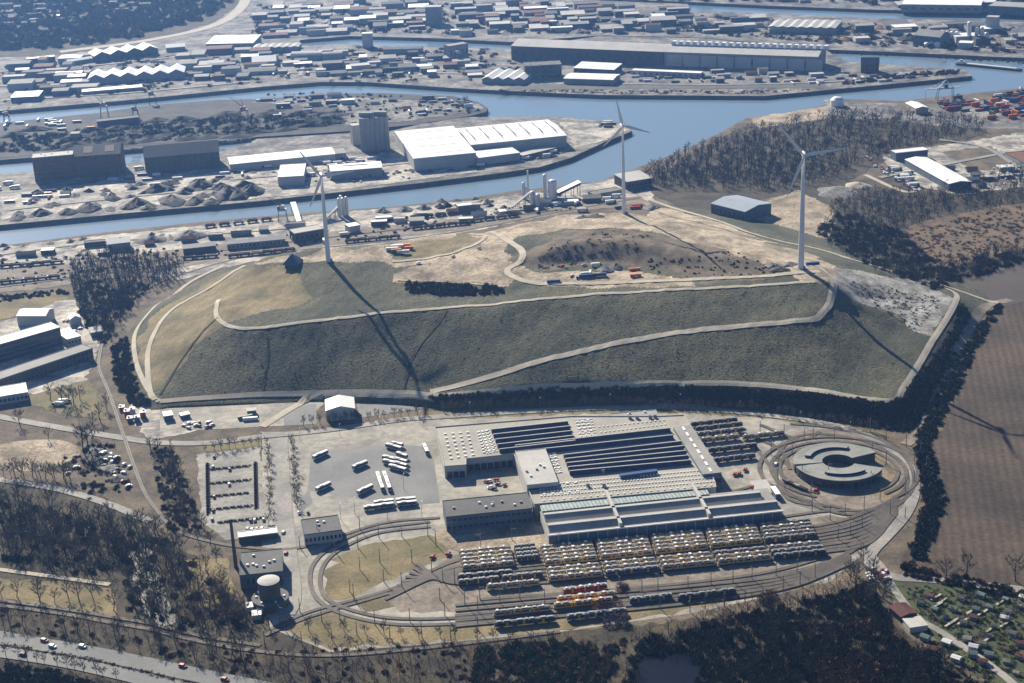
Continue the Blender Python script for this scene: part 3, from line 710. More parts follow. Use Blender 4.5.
turbine('tallest white wind turbine, at the right hill end where paths join', (800.8,269), 101, 37, R(128.5), R(-4), 2.7)
# ---------------------------------------------------------------- tram depot buildings
def frame(root_px, z):     # world origin for parts drawn from pixels
    return Vector(P(*root_px, z))
def roof_prism(px, z0, z1, zpx): 
    return MB().prism([tuple(p) for p in PP(px, zpx)], z0, z1)
H1 = 9.0
root = empty('tram_workshop', P(560,470,0), 0, label='large flat-roofed tram workshop with rows of dark blue sawtooth glazing in the depot centre', cat='workshop')
OFF = Vector(root.location)
def wp(mb, name, m, parent=None, **k):      # parts given in world coordinates
    p = parent or root; o_ = WORLD_OFF[p.name]; mb.v = [(x-o_[0], y-o_[1], z-o_[2]) for x, y, z in mb.v]; return mb.build(name, m, p, **k)
WORLD_OFF = {root.name: OFF}
outline = [(444.5,467),(466,465.5),(466,459.5),(514,454.7),(534.5,505),(716,488),(715,483),(684,415.8),(658,417),(571,417),(434.8,428)]
wp(roof_prism(outline, -.5, H1, H1), 'wall', w_pale)
wp(roof_prism(outline, H1+.01, H1+.35, H1), 'roof', r_beige)
q = MB(); ww = [P(a,b,H1) for a,b in outline]
for a, b in zip(ww, ww[1:]+ww[:1]): q.bar((a[0],a[1],H1+.36), (b[0],b[1],H1+.36), .5, .7)
wp(q, 'parapet', r_mid)
def shed_row(a, b, depth, hh=3.2):
    """one sawtooth: back slope in pale sheet, dark glass towards the viewer"""
    A, B = P(*a, H1), P(*b, H1); d = B-A; L = np.linalg.norm(d[:2]); u = d/L; nrm = np.array([-u[1], u[0], 0]); z = H1+.36
    def pt(t, y, h): p = A + u*t + nrm*y; return (p[0], p[1], z+h)
    r = MB(); r.add([pt(0,.25*depth,hh), pt(L,.25*depth,hh), pt(L,depth,.1), pt(0,depth,.1), pt(0,.25*depth,0), pt(L,.25*depth,0), pt(0,depth,0), pt(L,depth,0)],
                    [(0,1,2,3),(0,3,6,4),(1,5,7,2),(4,5,1,0)]); r.bar(pt(0,.22*depth,hh-.1), pt(L,.22*depth,hh-.1), .9, .35)
    o = wp(r, 'sawtooth_roof', r_mid)
    g = MB(); g.add([pt(.2,0,.05), pt(L-.2,0,.05), pt(L-.2,.24*depth,hh-.15), pt(.2,.24*depth,hh-.15)], [(0,1,2,3)])
    g.v = [(x-OFF[0], y-OFF[1], zz) for x, y, zz in g.v]; g.build('glazing', glassb, o)
def lerp(a, b, t): return (a[0]+(b[0]-a[0])*t, a[1]+(b[1]-a[1])*t)
for i in range(5):       # north west block of five
    t = (i+1)/5; shed_row(lerp((490,429.5),(500,454.5),t), lerp((567,421.5),(576,445.5),t), 8.0)
shed_row((516,450.5), (671,433), 7); shed_row((541,454.5), (674,440.3), 9)
for i in range(5):
    t = (i+1)/5; shed_row(lerp((563,456),(570,476.5),t), lerp((680,441.5),(691,465.5),t), 8.0)
g_ = random.Random(3); k_ = 0                          # small roof lights in their rows
for (A, B, Cc, D_, nx, ny) in (((441,433),(471,431),(477,457),(448,462),4,7),((476,432),(488,430),(497,452),(482,455),3,8),((574,421),(590,419),(596,440),(580,443),3,6),
                       ((541,454),(556,452),(563,474),(548,476),3,6),((538,482),(700,470),(709,484),(541,500),20,2),((575,482),(690,470),(692,474),(577,487),8,1)):
    for i in range(nx):
        for j in range(ny):
            if k_ >= 98: break
            p = lerp(lerp(A,B,(i+.5)/nx), lerp(D_,Cc,(i+.5)/nx), (j+.5)/ny); x, y = P(*p, H1)[:2]; k_ += 1
            wp(MB().box(x-.9,x+.9,y-.7,y+.7,H1+.35,H1+1.1), 'skylight', WHITE)
q = MB()
for (A_, B_, C_, D_, nx, ny) in (((538,484),(712,468),(716,484),(540,499),52,4),((541,454),(556,452),(563,474),(548,476),6,9),((574,419),(592,418),(598,440),(580,442),7,8),((596,425),(665,418.5),(668,427),(600,436),16,2),((540,500),(714,484.5),(715,487),(541,503.5),26,1),((477,431),(489,429),(499,453),(486,456),4,9)):
    for i in range(nx):
        for j in range(ny):
            pp = lerp(lerp(A_,B_,(i+.5)/nx), lerp(D_,C_,(i+.5)/nx), (j+.5)/ny); x, y = P(*pp, H1)[:2]
            q.box(x-.6,x+.6,y-.5,y+.5,H1+.35,H1+.95)
o_ = wp(q, 'skylight', WHITE); o_['kind'] = 'stuff'
q = MB(); A, B = P(620,478.5,H1), P(657,473.5,H1); q.bar((A[0],A[1],H1+.36),(B[0],B[1],H1+.36), 3.5, 2.6); wp(q, 'plant_box', bluep)
for p in ((603,473),(588,487),(604,487),(630,419),(637,419),(650,418.5),(655,418)):
    x, y = P(*p, H1)[:2]; wp(MB().box(x-1.2,x+1.2,y-1.1,y+1.1,H1+.3,H1+3.0), 'roof_vent', steelm)
# front windows and gates of the north west wing
for a, b, n in (((446,467),(465,466),3),((467,460),(513,455),7)):
    A, B = P(*a,H1), P(*b,H1)
    for i in range(n):
        p0 = A+(B-A)*(i+.1)/n; p1 = A+(B-A)*(i+.9)/n; q = MB(); q.bar((p0[0],p0[1]-.05,.3),(p1[0],p1[1]-.05,.3), .3, 4.6); wp(q, 'gate', glass)
# translucent front strip and the two long monitor roofs of the tram hall
root2 = empty('tram_hall', P(650,520,0), 0, label='long tram hall with greenish translucent strip and blue-grey doors along its front', cat='hall'); WORLD_OFF[root2.name] = Vector(root2.location)
HH = 8.0
A, B = P(548.5,535.5,HH), P(782,511,HH); u = (B-A); L = np.linalg.norm(u); u = u/L; nn = np.array([-u[1],u[0],0])
D2 = 55.0
def hp(t, y, z): p = A+u*t+nn*y; return (p[0], p[1], z)
def hbox(t0,t1,y0,y1,z0,z1): 
    return MB().add([hp(t0,y0,z0),hp(t1,y0,z0),hp(t1,y1,z0),hp(t0,y1,z0),hp(t0,y0,z1),hp(t1,y0,z1),hp(t1,y1,z1),hp(t0,y1,z1)], [(3,2,1,0),(4,5,6,7),(0,1,5,4),(1,2,6,5),(2,3,7,6),(3,0,4,7)])
wp(hbox(0,L,0,D2*.62,-.5,HH), 'wall', w_pale, root2)
wp(hbox(-.3,L+.3,-.5,D2*.62,HH,HH+.4), 'roof', r_grey, root2)
def monitor(t0,t1,y0,y1,h):
    m = MB(); m.add([hp(t0,y0,HH+.4),hp(t1,y0,HH+.4),hp(t1,(y0+y1)/2-1.2,HH+h),hp(t0,(y0+y1)/2-1.2,HH+h),hp(t1,(y0+y1)/2+1.2,HH+h),hp(t0,(y0+y1)/2+1.2,HH+h),hp(t1,y1,HH+.4),hp(t0,y1,HH+.4)],
                    [(0,1,2,3),(3,2,4,5),(5,4,6,7),(0,3,5,7),(1,6,4,2)]); o = wp(m, 'monitor_roof', r_grey, root2)
    m = hbox(t0,t1,(y0+y1)/2-1.3,(y0+y1)/2+1.3,HH+h,HH+h+.4); wo = WORLD_OFF[root2.name]; m.v = [(x-wo[0],y-wo[1],z) for x,y,z in m.v]; m.build('ridge_cap', r_mid, o)
monitor(1,L-1,2,15,3.2); monitor(1,L-8,17,31,3.2)
wp(hbox(1,L*.74,32.5,47,HH-.5,HH+1.2), 'translucent_strip', fibre, root2)
wp(hbox(-.5,L+.6,-1.3,-.5,HH+.1,HH+.9), 'eave', WHITE, root2)
ng = 24
for i in range(ng): wp(hbox(L*(i+.06)/ng, L*(i+.94)/ng, -.25, .02, .2, HH-.8), 'tram_door', w_blue, root2)
for t in (.3,.68): wp(hbox(L*t, L*t+2.0, 0, 48, HH+.5, HH+3.6), 'firewall', r_mid, root2)

bld('office_block', 'tall pale-roofed block rising between the workshop wings with a white striped front', 'building', (527,485.6), (558,482.5), 56, 13, wall=w_pale, rm=r_mid, win=(2,12,1.6,1.6), vents=5)
bld('tram_shed', 'dark felt-roofed tram shed with a shaded blue front, left of the tram hall', 'shed', (446,517.5), (532.3,508.7), 24, 10.5, wall=w_blue, rm=r_dark, win=(2,16,2.4,1.6), vents=8)
bld('long_roof_block', 'long narrow block with dark ribbed roof closing the right side of the workshop', 'building', (703,474.5), (721.5,472.5), 82, 11.5, wall=w_blue, rm=r_grey, sky=(1,8,1.6,6), win=(1,5,2,3))
bld('workshop_annex', 'low grey-roofed annex at the back of the workshop near the road', 'building', (614,421), (659,417), 13, 8, wall=w_grey, rm=r_grey, vents=3)
bld('gatehouse', 'small dark-roofed office beside the depot street right of the parking lot', 'office', (304,535.3), (341.5,530.2), 22, 8, wall=w_pale, rm=r_dark, win=(1,9,1.5,2.6), vents=3)
bld('boiler_house', 'dark flat-roofed boiler house at the foot of the chimney', 'building', (239.5,576), (282.5,571.6), 30, 9.5, wall=w_blue, rm=r_dark, win=(1,8,1.5,4), vents=7)
bld('wash_hall', 'small white-roofed wash shed at the end of the track loop right of the tram hall', 'shed', (776,494.5), (780.5,494), 12, 4, wall=w_blue, rm=r_white)
bld('gravel_store', 'low pale concrete platform beside the track loop near the right end of the tram hall', 'platform', (757,494), (774,492.5), 20, 1.2, wall=w_pale, rm=r_mid)
bld('gabled_hall', 'white gabled hall beside the road at the foot of the hill', 'hall', (326,411), (354.5,408.5), 22, 9, 'gy', w_pale, r_white, rise=3, door=1)
bld('carport', 'long open-fronted carport with a white roof behind the parked cars', 'carport', (238.5,538), (277.3,533), 8, 4, wall=w_dark, rm=r_white)
bld('bench_hut', 'white flat box hut above the road at the foot of the left hill end', 'hut', (164,416.5), (173,415), 9, 4.5, wall=w_blue, rm=r_white)
bld('bench_hut', 'low white container hut right of the white box hut', 'hut', (181,416), (190,414), 6, 3, wall=w_blue, rm=r_white)
bld('bench_hut', 'small blue hut by the green skips left of the gabled hall', 'hut', (247,411.5), (256,410.5), 6, 4, wall=w_blue, rm=r_mid)
for i, (x, y) in enumerate([(119,408),(124,412),(129.5,410),(127,419),(134,418),(140,413)]):
    bld('site_cabin', ['small red and white cabin at the upper left of the cluster by the rail line','cabin with red end wall second from the top of the cluster by the rail line','square white cabin at the top right of the cluster by the rail line','front left cabin of the cluster by the rail line','blue-walled cabin in the middle front of the cluster by the rail line','lone white cabin at the right edge of the cluster by the rail line'][i], 'cabin', (x,y), (x+5.2,y-.6), 5, 3.2+(i%3), wall=[redp,redp,w_pale,w_blue,w_blue,redp][i], rm=r_white, group='cabins by the rail line', vents=1)
for i, (x, y, w_) in enumerate([(247,608,6),(252,616,9),(258,611,5)]):
    bld('trailer', ['small white trailer below the boiler house','larger white trailer in front of the two small ones below the water tank','white trailer nearest the water tank'][i], 'trailer', (x,y), (x+w_,y-1), 6, 3, wall=w_pale, rm=r_white, group='trailers below the water tank')
# water tank with ring building
c0 = P(271,604,0); tk = empty('water_tank', c0, label='round water tank with pale lid standing inside a low ring building', cat='tank')
MB().lathe([(6.6,0),(6.6,16),(6.9,16.2),(6.9,16.8)], 32).build('drum', w_dark, tk)  # drum's shade is put into its colour by the dark wall tone
MB().lathe([(6.9,16.8),(5,17.3),(2,17.7),(.1,17.8)], 32).build('lid', r_mid, tk)
MB().lathe([(11.3,0),(11.3,4.8)], 32).build('ring_wall', w_dark, tk); MB().lathe([(11.5,4.8),(11.5,5.2)], 32).build('ring_roof', r_dark, tk)
for k in range(6):
    a = k*1.05; MB().box(8.6*math.cos(a)-.6, 8.6*math.cos(a)+.6, 8.6*math.sin(a)-.6, 8.6*math.sin(a)+.6, 5.2, 6.0).build('roof_hatch', WHITE, tk)
ch = empty('chimney', P(236,567,0), label='tall thin dark chimney at the corner of the boiler house', cat='chimney')
MB().lathe([(1.3,0),(1.1,18),(.95,34)], 16).build('shaft', w_dark, ch); MB().lathe([(1.2,34),(1.2,35)], 16).build('rim', darkst, ch)

# roundhouse: two arc halls round a court
cc = P(838,470,0)
def arc(rin, rout, a0, a1, z0, z1, n=26):
    m = MB(); V = []
    for i in range(n+1):
        a = a0+(a1-a0)*i/n; c, s = math.cos(a), math.sin(a)
        V += [(rin*c,rin*s,z0),(rout*c,rout*s,z0),(rout*c,rout*s,z1),(rin*c,rin*s,z1)]
    F = [(i*4+j,(i+1)*4+j,(i+1)*4+(j+1)%4,i*4+(j+1)%4) for i in range(n) for j in range(4)] + [(0,1,2,3),(n*4+3,n*4+2,n*4+1,n*4)]
    return m.add(V, F)
def roundhouse(label, a0, a1, s0, s1):
    r = empty('roundhouse_wing', cc, label=label, cat='hall'); MB().v
    arc(11.5,31,a0,a1,-.3,6.5).build('wall', w_dark, r); arc(11.2,31.4,a0,a1,6.5,7.0).build('roof', mt('weathered roof',(.27,.275,.25),(.19,.195,.18),.06,.4,.15), r)
    arc(20,23.5,s0,s1,7.0,8.4).build('roof_lantern', glassb, r); arc(19.6,23.9,s0+.02,s1-.02,8.4,8.7).build('lantern_cap', r_grey, r)
    n = int((a1-a0)*31/5)
    for i in range(n):
        b = a0+(a1-a0)*(i+.15)/n; arc(31,31.12,b,b+(a1-a0)*.7/n,1.2,4.6,2).build('window', glass, r)
    return r
roundhouse('upper curved wing of the round hall inside the tram loop', R(22), R(184), R(60), R(160))
roundhouse('lower curved wing of the round hall inside the tram loop', R(190), R(334), R(235), R(310))

# ---------------------------------------------------------------- trams, buses, cars
tramroof = mt('tram roof grey', (.13,.12,.11), (.09,.085,.08), .2, .9, .2)
def make_tram(name, label, side, roofm_, door, front, L=37.5, seed=5):
    t = empty(name, label=label, cat='tram'); h = 3.3; w2 = 1.3; body = MB()
    segs = [(0,12.2),(12.7,24.8),(25.3,L)]
    for i, (a, b) in enumerate(segs):
        x0 = a+(1.6 if i == 0 else 0); x1 = b-(1.6 if i == 2 else 0)
        body.box(x0, x1, -w2, w2, .45, h)
        if i == 0: body.add([(0.2,-.9,.5),(0.2,.9,.5),(.9,.85,h),(.9,-.85,h),(x0,-w2,.5),(x0,w2,.5),(x0,w2,h),(x0,-w2,h)], [(3,2,1,0),(0,1,5,4),(1,2,6,5),(2,3,7,6),(3,0,4,7)])
        if i == 2: body.add([(L-.2,-.9,.5),(L-.2,.9,.5),(L-.9,.85,h),(L-.9,-.85,h),(x1,-w2,.5),(x1,w2,.5),(x1,w2,h),(x1,-w2,h)], [(0,1,2,3),(4,5,1,0),(5,6,2,1),(6,7,3,2),(7,4,0,3)])
    body.build('body', side, t)
    g = MB()
    for a, b in segs:
        g.box(a+1.8, b-1.8, -w2-.03, w2+.03, 1.55, 2.6)
    g.build('window_band', glass, t)
    MB().box(.55,.65,-.8,.8,1.6,2.9).build('windscreen', glass, t); MB().box(L-.65,L-.55,-.8,.8,1.6,2.9).build('rear_window', glass, t)
    rf = MB(); [rf.box(a+.8, b-.8, -1.29, 1.29, h, h+.18) for a, b in segs]; rfo = rf.build('roof', roofm_, t)
    eq = MB(); g_ = random.Random(seed)
    x = 1.8
    while x < L-4:
        l_ = g_.uniform(1.5,3.6)
        if not (11.5 < x+l_/2 < 13.5 or 24 < x+l_/2 < 26): eq.box(x, x+l_, -.75, .75, h+.18, h+.18+g_.uniform(.35,.6))
        x += l_+g_.uniform(.8,1.6)
    eq.box(1.5,L-1.5,-.25,.25,h+.1,h+.24); eq.build('roof_equipment', steelm, rfo)
    if front: [MB().box(q,q+g_.uniform(.9,1.9),-.8,.8,h+.2,h+.95).build('roof_box', m_white, rfo) for q in (g_.uniform(2,5),g_.uniform(14,17),g_.uniform(19,22),g_.uniform(28,33))]
    bl = MB(); bl.box(12.1,12.8,-1.1,1.1,.7,h-.1).box(24.7,25.4,-1.1,1.1,.7,h-.1); bl.build('bellows', darkst, t)
    bg_ = MB()
    for x in (4.5,12.4,25.1,33): bg_.box(x-1.2,x+1.2,-1.1,1.1,.05,.5)
    bg_.build('bogies', darkst, t)
    for x in (7.8,18,29.5): MB().box(x-.75,x+.75,-w2-.06,w2+.06,.5,h-.25).build('door', door, t)
    MB().bar((17.5,0,h+.7),(19.5,0,h+1.5),.12,.1).bar((19.5,-.9,h+1.6),(19.5,.9,h+1.6),.2,.1).build('pantograph', darkst, rfo)
    return t
TR = {k: Placer(make_tram('tram', *a)) for k, a in {
  'cream': ('x', creamp, tramroof, yellowp, True), 'white': ('x', creamp, tramroof, yellowp, True), 'dark': ('x', w_dark, r_dark, yellowp, False),
  'yellow': ('x', yellowp, r_grey, orangep, True), 'red': ('x', mt('dark red paint',(.30,.03,.03),(.2,.025,.025)), r_mid, orangep, True), 'blue': ('x', w_blue, r_grey, yellowp, False)}.items()}
ORD = ['first','second','third','fourth','fifth','sixth','seventh','eighth']
def tram_line(a, b, kinds, what, gap=1.0, z=.55):
    """trams nose to tail along a stabling track"""
    A, B = P(*a), P(*b); d = (B-A)[:2]; L = np.linalg.norm(d); u = d/L; th = math.atan2(u[1],u[0]); n = len(kinds); st = L/n; sc = min(1.0, (st-gap)/37.5)
    for i, k in enumerate(kinds):
        p = A[:2] + u*st*i; k0 = k; KV['n'] += 1; k = (['cream','cream2','cream3'][KV['n']*7 % 3] if k == 'cream' else k); nm = {'cream':'cream','white':'white','dark':'dark','yellow':'yellow','red':'red and white','blue':'blue-grey'}[k0]
        pos = '' if n == 1 else (ORD[i]+' from the left' if i < n-1 else 'last on the right')
        TR[k].put((p[0],p[1],z), th, f'{nm} tram, {pos+", " if pos else ""}{what}', 'trams stabled in the depot', (sc,1,1))
for k_, (a_, s_) in {'cream2':(('x', creamp, tramroof, yellowp, True),8),'cream3':(('x', creamp, r_dark, orangep, True),9)}.items(): TR[k_] = Placer(make_tram('tram', *a_, seed=s_))
KV = {'n':0}
K5 = [['cream','white','cream','white','dark'],['cream','cream','white','cream','white'],['cream','white','cream','cream','dark'],['white','cream','cream','white','cream'],['cream','cream','white','cream','dark']]
for r in range(5):
    o = r*3.6; tram_line((540-.6+r*1.2,552+o), (812+r*1.5,524+o*.95), K5[r], f'on the {["track nearest the hall doors","second track from the hall","third track from the hall","fourth track from the hall","fifth track from the hall"][r]}')
for r in range(3):
    o = r*4.0; tram_line((546+r*1.0,574+o), (822+r*3,546.5+o), [['white','cream','white','dark','white'],['cream','white','cream','white','blue'],['cream','blue','cream','cream','dark']][r], f'on the {["inner","middle","front"][r]} track of the lower three')
for r in range(5):
    o = r*3.7; tram_line((458+r*.9,557+o-.4), (513+r,551.5+o-.4), [['cream'],['cream'],['cream'],['white'],['cream']][r], f'{["backmost","second from the back","third from the back","fourth from the back","frontmost"][r]} in the block below the dark shed')
for r in range(4):
    o = r*3.7; tram_line((514+r*.9,551+o), (537+r*1.2,548.6+o), [['dark'],['dark'],['blue'],['dark']][r], f'{["backmost","second from the back","third from the back","frontmost"][r]} short one right of the block below the dark shed')
tram_line((457,580.5),(515,575),['dark'],'along the dark row at the left yard end'); tram_line((458,586),(545,577),['dark','dark'],'in the long dark row near the left yard end')
tram_line((486,590.5),(542,585),['cream'],'alone at the front left of the yard')
tram_line((563,594.5),(609,588.5),['red'],'above the yellow ones at the yard front'); tram_line((556,603),(626,595.5),['yellow'],'directly below the red tram')
tram_line((493,617),(553,610.5),['cream'],'on the lower front track at the left'); tram_line((553,609.5),(628,601),['yellow'],'on the lower front track behind the red bush')
tram_line((494,628),(560,621),['dark'],'on the lowest track at the left'); tram_line((566,621),(640,612),['blue'],'on the lowest track in the shade of the trees')
tram_line((629,604),(674,598.5),['blue'],'right of the yellow trams at the front'); tram_line((677,601),(746,592.5),['dark'],'long one at the right end of the front row')
for r, (a, b, k) in enumerate([((690,427.5),(744,421.5),['dark']),((695,432),(747,426),['dark']),((697,437.5),(753,431),['blue']),((700,443.5),(741,439),['white']),((742,440.5),(786,435.5),['cream']),((708,453.5),(760,447.5),['dark']),((713,463.5),(757,458),['dark'])]):
    tram_line(a, b, k, ['backmost behind the long block','second from the back behind the long block','third from the back behind the long block','left one of the pair right of the long block','right one of the pair standing clear near the loop','alone with a broad shadow right of the long block','nearest the red cars right of the long block'][r])

def make_bus():
    t = empty('bus', label='x', cat='bus'); L = 12
    MB().box(0,L,-1.25,1.25,.4,2.95).build('body', w_pale, t); MB().box(.1,L-.1,-1.2,1.2,2.95,3.15).build('roof', r_white, t)
    MB().box(.5,L-.5,-1.29,1.29,1.3,2.5).build('window_band', glass, t); MB().box(L-.05,L+.04,-1.05,1.05,1.2,2.7).build('windscreen', glass, t)
    MB().box(2.5,5.5,-.8,.8,3.15,3.5).build('roof_unit', WHITE, t)
    for x in (2.4,9): 
        for y in (-1.15,1.15): MB().tube((x,y-.12,.5),(x,y+.12,.5),.5,n=10).build('wheel', rubber, t)
    return t
BUS = Placer(make_bus())
for a, b, lb in [((313.5,460.5),(327.5,454),'bus parked at the upper left of the depot yard'),((353,470.5),(367,464.5),'bus parked alone in the middle of the dark asphalt'),
    ((316.5,492.5),(330.5,486),'bus parked alone at the lower left of the asphalt'),((358,495.5),(372.5,488.5),'bus parked alone at the lower edge of the asphalt near the pair'),
    ((386.5,447.5),(401.5,451.5),'topmost front bus of the slanted group at the yard edge'),((392,445.8),(403,448),'bus hidden behind the topmost one of the slanted group'),
    ((383,459.5),(396,462.5),'left upper bus of the middle slanted group'),((394,461.5),(407,465),'right upper bus of the middle slanted group'),((383.5,463.5),(396,466.5),'left bus in the second row of the middle slanted group'),
    ((394,465.5),(407,469),'right bus in the second row of the middle slanted group'),((389.5,468.5),(406,473),'lowest bus of the middle slanted group'),((397,456),(407,459.5),'bus between the topmost and middle slanted groups'),
    ((377.5,476),(380,484),'upper left bus of the upright pair'),((380,484),(383,492),'lower left bus of the upright pair'),((384,475.5),(387,483.5),'upper right bus of the upright pair'),((387,483.5),(390,492),'lower right bus of the upright pair'),
    ((374,506),(394,503.5),'back left bus of the row at the yard bottom'),((364,511),(379,509),'leftmost front bus of the row at the yard bottom'),((379,509),(394,507),'second front bus of the row at the yard bottom'),
    ((396,503.5),(416,501.5),'back right bus of the row at the yard bottom'),((397,507),(417,505),'front right bus of the row at the yard bottom'),((424,447.5),(427.5,455.5),'bus by the tanks at the workshop corner')]:
    A, B = P(*a), P(*b); d = (B-A)[:2]; l_ = np.linalg.norm(d)
    BUS.put((A[0],A[1],.45), math.atan2(d[1],d[0]), 'white-roofed '+lb, 'buses parked in the depot yard', (l_/12,1.05,1.05))
def make_car(m, label):
    t = empty('parked_car', label=label, cat='car')
    MB().add([(0,-.85,.3),(4.3,-.85,.3),(4.3,.85,.3),(0,.85,.3),(0.05,-.85,.85),(4.25,-.85,.75),(4.25,.85,.75),(.05,.85,.85),(.7,-.7,1.42),(2.9,-.7,1.42),(2.9,.7,1.42),(.7,.7,1.42),(.2,-.82,.9),(3.5,-.82,.86),(3.5,.82,.86),(.2,.82,.9)],
      [(3,2,1,0),(0,1,5,4),(1,2,6,5),(2,3,7,6),(3,0,4,7),(4,5,13,12),(5,6,14,13),(6,7,15,14),(7,4,12,15),(8,9,10,11),(12,13,9,8),(13,14,10,9),(14,15,11,10),(15,12,8,11)]).build('body', m, t)
    MB().add([(3.45,-.72,.92),(3.45,.72,.92),(2.97,.62,1.38),(2.97,-.62,1.38)],[(0,1,2,3)]).build('windscreen', glass, t)
    for x in (.85,3.4):
        for y in (-.8,.8): MB().tube((x,y-.1,.33),(x,y+.1,.33),.33,n=8).build('wheel', rubber, t)
    return t
CARC = {'white':WHITE,'silver':alum,'dark':darkst,'red':redp,'blue':bluep,'grey':steelm}
CAR = {k: Placer(make_car(m, 'x')) for k, m in CARC.items()}
def car(px, py, ang, col, where, group, z=None, s=1.05):
    p = G(px, py); CAR[col].put((p[0],p[1],p[2]+.5 if z is None else z), ang, f'{col} car {where}', group, s)
for x, y, c, wh in [(214,459,'dark','alone at the upper left of the parking lot'),(229.5,471.5,'blue','in the top row of the parking lot'),(229,486.5,'white','alone in the middle of the parking lot'),(213,469,'grey','at the left end of the top parking row'),(214,499,'red','at the left end of the third parking row'),(213,513,'dark','at the left below the third parking row'),(212,522,'blue','at the bottom left corner of the parking lot'),
    (250.5,523,'dark','left of the trio beside the carport'),(254.5,522.5,'white','in the middle of the trio beside the carport'),(263.5,522,'grey','right of the trio beside the carport'),(246.5,531.5,'white','leftmost before the carport'),(251,532,'silver','second before the carport'),(256,531.5,'grey','third before the carport'),(261,531,'silver','fourth before the carport'),
    (282.5,535,'white','on the depot street beside the carport'),(299,515,'white','above the gatehouse'),(308,515,'dark','beside the white van above the gatehouse'),(285,556,'red','at the corner of the boiler house'),(268,530,'dark','right of the row before the carport'),(272,529.5,'dark','far right of the row before the carport')]:
    car(x, y, R(95 if y < 528 else 80), c, wh, 'cars parked in and around the depot lot')
for x, y, c, a, wh in [(41,641,'red',-22,'leftmost on the upper carriageway'),(49,647,'silver',-22,'just behind the leftmost one on the upper carriageway'),(79,647,'silver',-22,'alone in the middle of the upper carriageway'),(179,666.5,'red',-22,'on the upper carriageway toward the right'),(221,680,'red',-22,'at the bottom edge of the motorway'),(26.5,656.5,'dark',158,'on the lower carriageway among the small trees')]:
    car(x, y, R(a), c, wh, 'cars driving on the motorway', s=1.2)
for x, y, c, wh in [(734,477,'red','leftmost of the trio in the sun right of the long block'),(738.5,476.5,'red','middle of the trio in the sun right of the long block'),(744.5,472.5,'red','right and uppermost of the trio in the sun'),(751,490,'red','low and wide near the loop entrance'),(775,467,'white','alone on the loop tracks left of the round hall'),(815,493,'red','below the round hall'),(447,557,'red','at the left edge of the tram rows'),(431,560,'red','on the lane left of the tram rows')]:
    car(x, y, R(70), c, wh, 'cars around the track loop', s=1.25)
g_ = random.Random(11)
for i, (x, y) in enumerate([(489,483),(492,481.5),(495,484),(499,481),(501,485),(493,487.5),(503,487),(497,489.5)]):
    car(x, y, g_.uniform(0,6), ['red','white','red','red','grey','white','red','dark'][i], 'in the jumbled cluster in front of the office block, '+['at its left edge','second along its top','just inside its left','at its top','in its middle','low on its left','at its right edge','at its bottom'][i], 'cars clustered before the office block')
# service wagons and skips near the loop
def make_wagon(name, m, load, L=12.0):
    t = empty(name, label='x', cat='railway wagon')
    b = MB(); b.add([(0,-1.2,1.1),(L,-1.2,1.1),(L,1.2,1.1),(0,1.2,1.1),(0,-1.45,3.2),(L,-1.45,3.2),(L,1.45,3.2),(0,1.45,3.2)],[(3,2,1,0),(0,1,5,4),(1,2,6,5),(2,3,7,6),(3,0,4,7),(4,5,6,7)]); b.build('body', m, t)
    MB().box(-.5,L+.5,-1.0,1.0,.8,1.1).build('underframe', darkst, t)
    ld = MB(); ld.add([(.2,-1.2,3.1),(L-.2,-1.2,3.1),(L-.2,1.2,3.1),(.2,1.2,3.1),(1.5,0,3.9),(L-1.5,0,3.8)],[(0,1,5,4),(1,2,5),(2,3,4,5),(3,0,4)]); ld.build('load', load, t)
    for x in (2,L-2): MB().box(x-1.1,x+1.1,-.95,.95,.05,.8).build('bogie', darkst, t)
    return t
WAG = {'brown':Placer(make_wagon('freight_wagon', mt('wagon brown',(.14,.08,.06)), rubble_m)), 'dark':Placer(make_wagon('freight_wagon', darkst, coal)), 'grey':Placer(make_wagon('freight_wagon', steelm, sandm))}
def wagons(a, b, n, what, grp, sc=1.0, cols=('brown','dark','grey','dark')):
    A, B = P(*a), P(*b); d = (B-A)[:2]; u = d/np.linalg.norm(d); th = math.atan2(u[1],u[0])
    for i in range(n):
        p = A[:2]+d*i/n; c = cols[i % len(cols)]; WAG[c].put((p[0],p[1],.6), th, f'{c} {what}', grp, sc)
wagons((783,481.5),(804,491),4,'low works wagon in the short string left of the round hall','works wagons by the round hall', (.62,.8,.6))

